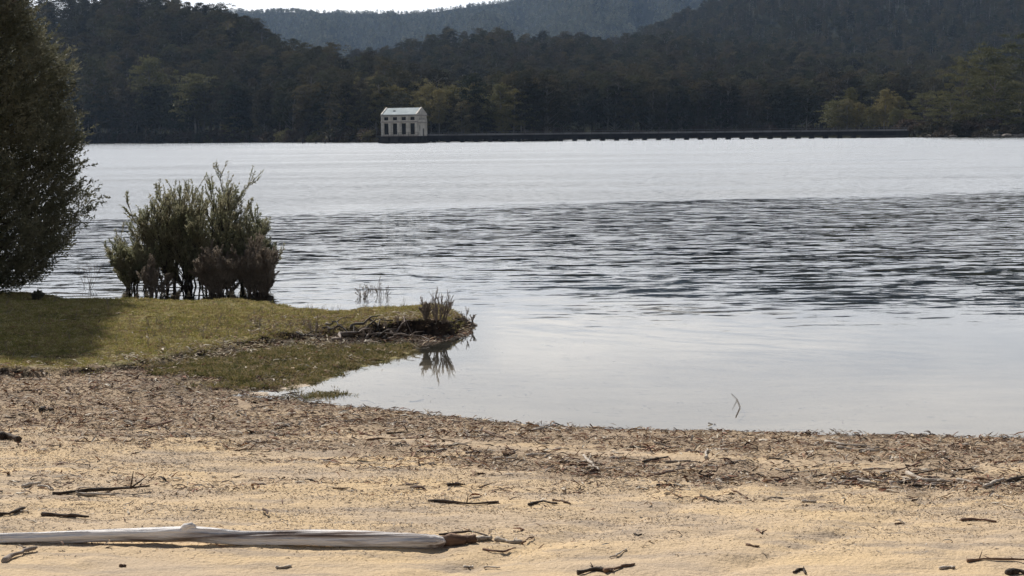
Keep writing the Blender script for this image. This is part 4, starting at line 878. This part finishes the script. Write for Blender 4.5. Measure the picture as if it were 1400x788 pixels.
def rots(n, rg, tilt=.35):
    R = rg.normal(size=(n, 3)) * tilt; R[:, 2] = np.where(rg.random(n) < .6, rg.normal(size=n) * .5, rg.uniform(0, 6.28, n)); return R
def dens_litter(px, py, X, Y, s):
    j = fbm(X * 2.2, Y * 4.5, 4, 5) - .5; w = fbm(X * 7, Y * 13, 3, 6)
    d = sstep(10, -14, py - yl(px) + j * 80) * (.68 + .50 * sstep(.36, .56, fbm(X * 1.3 + Y * .4, Y * 6.5, 4, 66))) * (.7 + .5 * (w > .5))
    gap = sand_gap(px, py, X, Y)
    d = d * (1 - .9 * gap)
    band2 = np.exp(-((py - (yl(px) - 5) + j * 20) / 8) ** 2) * (px > 640); d = np.maximum(d, band2)
    lo = .42 * sstep(.42, .60, fbm(X * 1.6, Y * 5, 4, 15)) * sstep(712, 655, py); d = np.maximum(d, lo)
    d = np.maximum(d, .012)
    bank_ = (py < np.interp(px, [-300, 0, 120, 200, 300, 330], [512, 508, 506, 500, 512, 560])) 
    d = np.where(bank_ & (px < 340), d * .05, d)
    sb = sdist(X, Y, bank); d = np.maximum(d, .75 * np.exp(-((sb + .06) / .16) ** 2) * (Y < 17.6) * (px < 570) * sstep(.3, .55, fbm(X * 4, Y * 4, 3, 67)))
    mz = (px > 180) & (px < 575) & (py < 545) & (py > 455) & (s > -.15); d = np.maximum(d, .30 * mz * sstep(.42, .6, fbm(X * 3, Y * 5, 3, 68)))
    d = np.maximum(d, .95 * sstep(.45, .1, s) * (px > 330) * (py > 535))
    return np.where(s < -.02, .02 * (s > -2.0) * sstep(.5, .6, fbm(X * 2, Y * 4, 3, 69)), d)
P, px, py, rg = place_px(230000, -60, 1460, 440, 788, dens_litter, 21); n = len(P)
L = rg.uniform(.016, .050, n) * np.where(rg.random(n) < .12, 2.0, 1); P[:, 2] += rg.random(n) ** 2 * .03 * sstep(.45, .65, fbm(P[:, 0] * 6, P[:, 1] * 9, 3, 61))
scatter('leaf_litter', P, rots(n, rg), np.stack([L, L * rg.uniform(.7, 1.3, n), L], 1), rg.integers(0, 6, n), chip_sources(M['litter'], 1), 'dense wrack of bark flakes, dead leaves and twigs along the shore', 'litter')
print('litter', n)
def dens_grit(px, py, X, Y, s):
    g = sstep(.42, .6, fbm(X * 1.8, Y * 5.5, 4, 25)); d = (.22 + .8 * g) * sstep(775, 690, py) + .06; return np.where((s < 0) | (py < yl(px) - 10), 0, d)
P, px, py, rg = place_px(170000, -60, 1460, 590, 800, dens_grit, 22); n = len(P); L = rg.uniform(.006, .022, n)
scatter('sand_debris', P, rots(n, rg, .5), np.stack([L, L, L * .9], 1), rg.integers(0, 6, n), chip_sources(M['grit'], 2), 'fine broken debris and grit strewn over the sand', 'debris'); print('grit', n)
def dens_pale(px, py, X, Y, s):
    c = lambda x, y, w, h: np.exp(-((px - x) / w) ** 2 - ((py - y) / h) ** 2)
    d = c(345, 472, 30, 5) + c(285, 482, 40, 6) + c(430, 462, 14, 8) + .7 * c(205, 494, 40, 5) + .5 * c(545, 437, 30, 5) + .25 * c(90, 505, 110, 5) + .6 * c(445, 472, 16, 4); return 2.2 * d * (.2 + fbm(X * 8, Y * 8, 2, 3))
P, px, py, rg = place_px(42000, -60, 640, 425, 515, dens_pale, 23); n = len(P); L = rg.uniform(.025, .07, n); P[:, 2] += rg.random(n) * .035 + .012
scatter('dry_reeds', P, rots(n, rg, .4), np.stack([L, L, L], 1), rg.integers(0, 6, n), chip_sources(M['litter_pale'], 3), 'pale heaps of dry reed stems along the front of the grassy bank', 'debris'); print('reeds', n)

def tuft_sources(m, seed, n=5, hgt=.026, blades=14, spread=.03):
    out = []
    for k in range(n):
        rg = np.random.default_rng(seed + k); b = MB(); a = rg.uniform(0, 6.28, blades); P = np.stack([np.cos(a), np.sin(a), a * 0], 1) * (spread * rg.random(blades))[:, None]
        D = np.stack([np.cos(a), np.sin(a), .7 + 0 * a], 1) + rg.normal(size=(blades, 3)) * .35; b.leaves(P, D, hgt * rg.uniform(.5, 1.2, blades), .0045, rg); out.append(src(b, 'grass_source', m))
    return out
def dens_turf(px, py, X, Y, s):
    sb = sdist(X, Y, bank) + (fbm(X * 3, Y * 3, 3, 8) - .5) * .4; return np.where((sb > 0) & (s > -.05), .35 + .65 * sstep(.35, .6, fbm(X * 2.5, Y * 2.5, 4, 17)), 0) * sstep(-.05, .3, sb)
P, px, py, rg = place_px(150000, -160, 660, 385, 515, dens_turf, 24); n = len(P); s_ = rg.uniform(.6, 1.4, n); R = rng.normal(size=(n, 3)) * .2; R[:, 2] = rg.uniform(0, 6.28, n)
scatter('grass', P, R, np.stack([s_, s_, s_], 1), rg.integers(0, 5, n), tuft_sources(M['grass'], 90), 'short dry olive turf covering the low point', 'grass'); print('turf', n)
def dens_marsh(px, py, X, Y, s):
    sb = sdist(X, Y, bank); up = np.interp(px, [200, 300, 420, 480, 560], [500, 485, 472, 470, 470]); lo_ = np.interp(px, [200, 300, 360, 430, 480, 540, 575], [505, 520, 531, 522, 508, 486, 474])
    j = (fbm(X * 5, Y * 5, 3, 28) - .5) * 26; d = sstep(0, 5, py - up) * sstep(4, -3, py - lo_ + j) * (.15 + .75 * sstep(.4, .6, fbm(X * 7, Y * 7, 3, 29)))
    isl = np.exp(-((px - 440) / 26) ** 2 - ((py - 543) / 2.6) ** 2) * .9 + np.exp(-((px - 340) / 50) ** 2 - ((py - 529) / 3) ** 2) * .5
    return np.where(s > -.55, np.maximum(d, isl), 0) * (px < 575) * (px > 200)
P, px, py, rg = place_px(70000, 180, 600, 455, 556, dens_marsh, 25); n = len(P); P[:, 2] = np.maximum(P[:, 2], -.012); s_ = rg.uniform(.7, 1.6, n); R = rg.normal(size=(n, 3)) * .2
scatter('marsh_grass', P, R, np.stack([s_, s_, s_], 1), rg.integers(0, 5, n), tuft_sources(M['grass_wet'], 95), 'wet mossy grass at the edge of the inlet', 'grass'); print('marsh', n)
# sparse upright stalks in the turf and inlet
def dens_st(px, py, X, Y, s):
    return np.where((py > 515) & (px > 330), -1 + 1.10 * np.exp(-((py - 545 - (px - 400) * .05) / 9) ** 2) * (px < 600), 0) + np.exp(-((px - 450) / 90) ** 2 - ((py - 455) / 16) ** 2) * .6 + .03 * (py < 495) * (s > .1) + .5 * np.exp(-((px - 250) / 60) ** 2 - ((py - 455) / 10) ** 2)
P, px, py, rg = place_px(9000, -60, 640, 410, 570, dens_st, 26); n = len(P); P[:, 2] = np.maximum(P[:, 2], -.01); s_ = rg.uniform(.5, 1.3, n) * np.where(py > 515, .4, 1); R = rg.normal(size=(n, 3)) * .25
st = []
for k in range(3):
    q = np.random.default_rng(k); b = MB()
    for t in range(3): b.tube([[q.normal() * .01, q.normal() * .01, 0], [q.normal() * .02, q.normal() * .02, .05], [q.normal() * .035, q.normal() * .035, .1]], [.002, .0015, .0008], 3, caps=False)
    st.append(src(b, 'stalk_source', M['twig_grey']))
scatter('dry_stalks', P, R, np.stack([s_, s_, s_], 1), rg.integers(0, 3, n), st, 'thin dry stalks standing in the turf and inlet', 'stalks')

# ------------------------------------------------------------------ HAZE
hz = MB(); hz.box((0, 2300, 185), (5600, 5600, 386)); hzo = hz.build('haze', None or bpy.data.materials.new('haze')); tag(hzo, kind='stuff')
m = hzo.data.materials[0]; m.use_nodes = True; nt = m.node_tree; nt.nodes.clear(); o_ = nt.nodes.new('ShaderNodeOutputMaterial'); pv = nt.nodes.new('ShaderNodeVolumePrincipled')
pv.inputs['Color'].default_value = (.50, .70, 1, 1); pv.inputs['Density'].default_value = 0.000048; pv.inputs['Anisotropy'].default_value = 0.1; nt.links.new(pv.outputs[0], o_.inputs['Volume'])
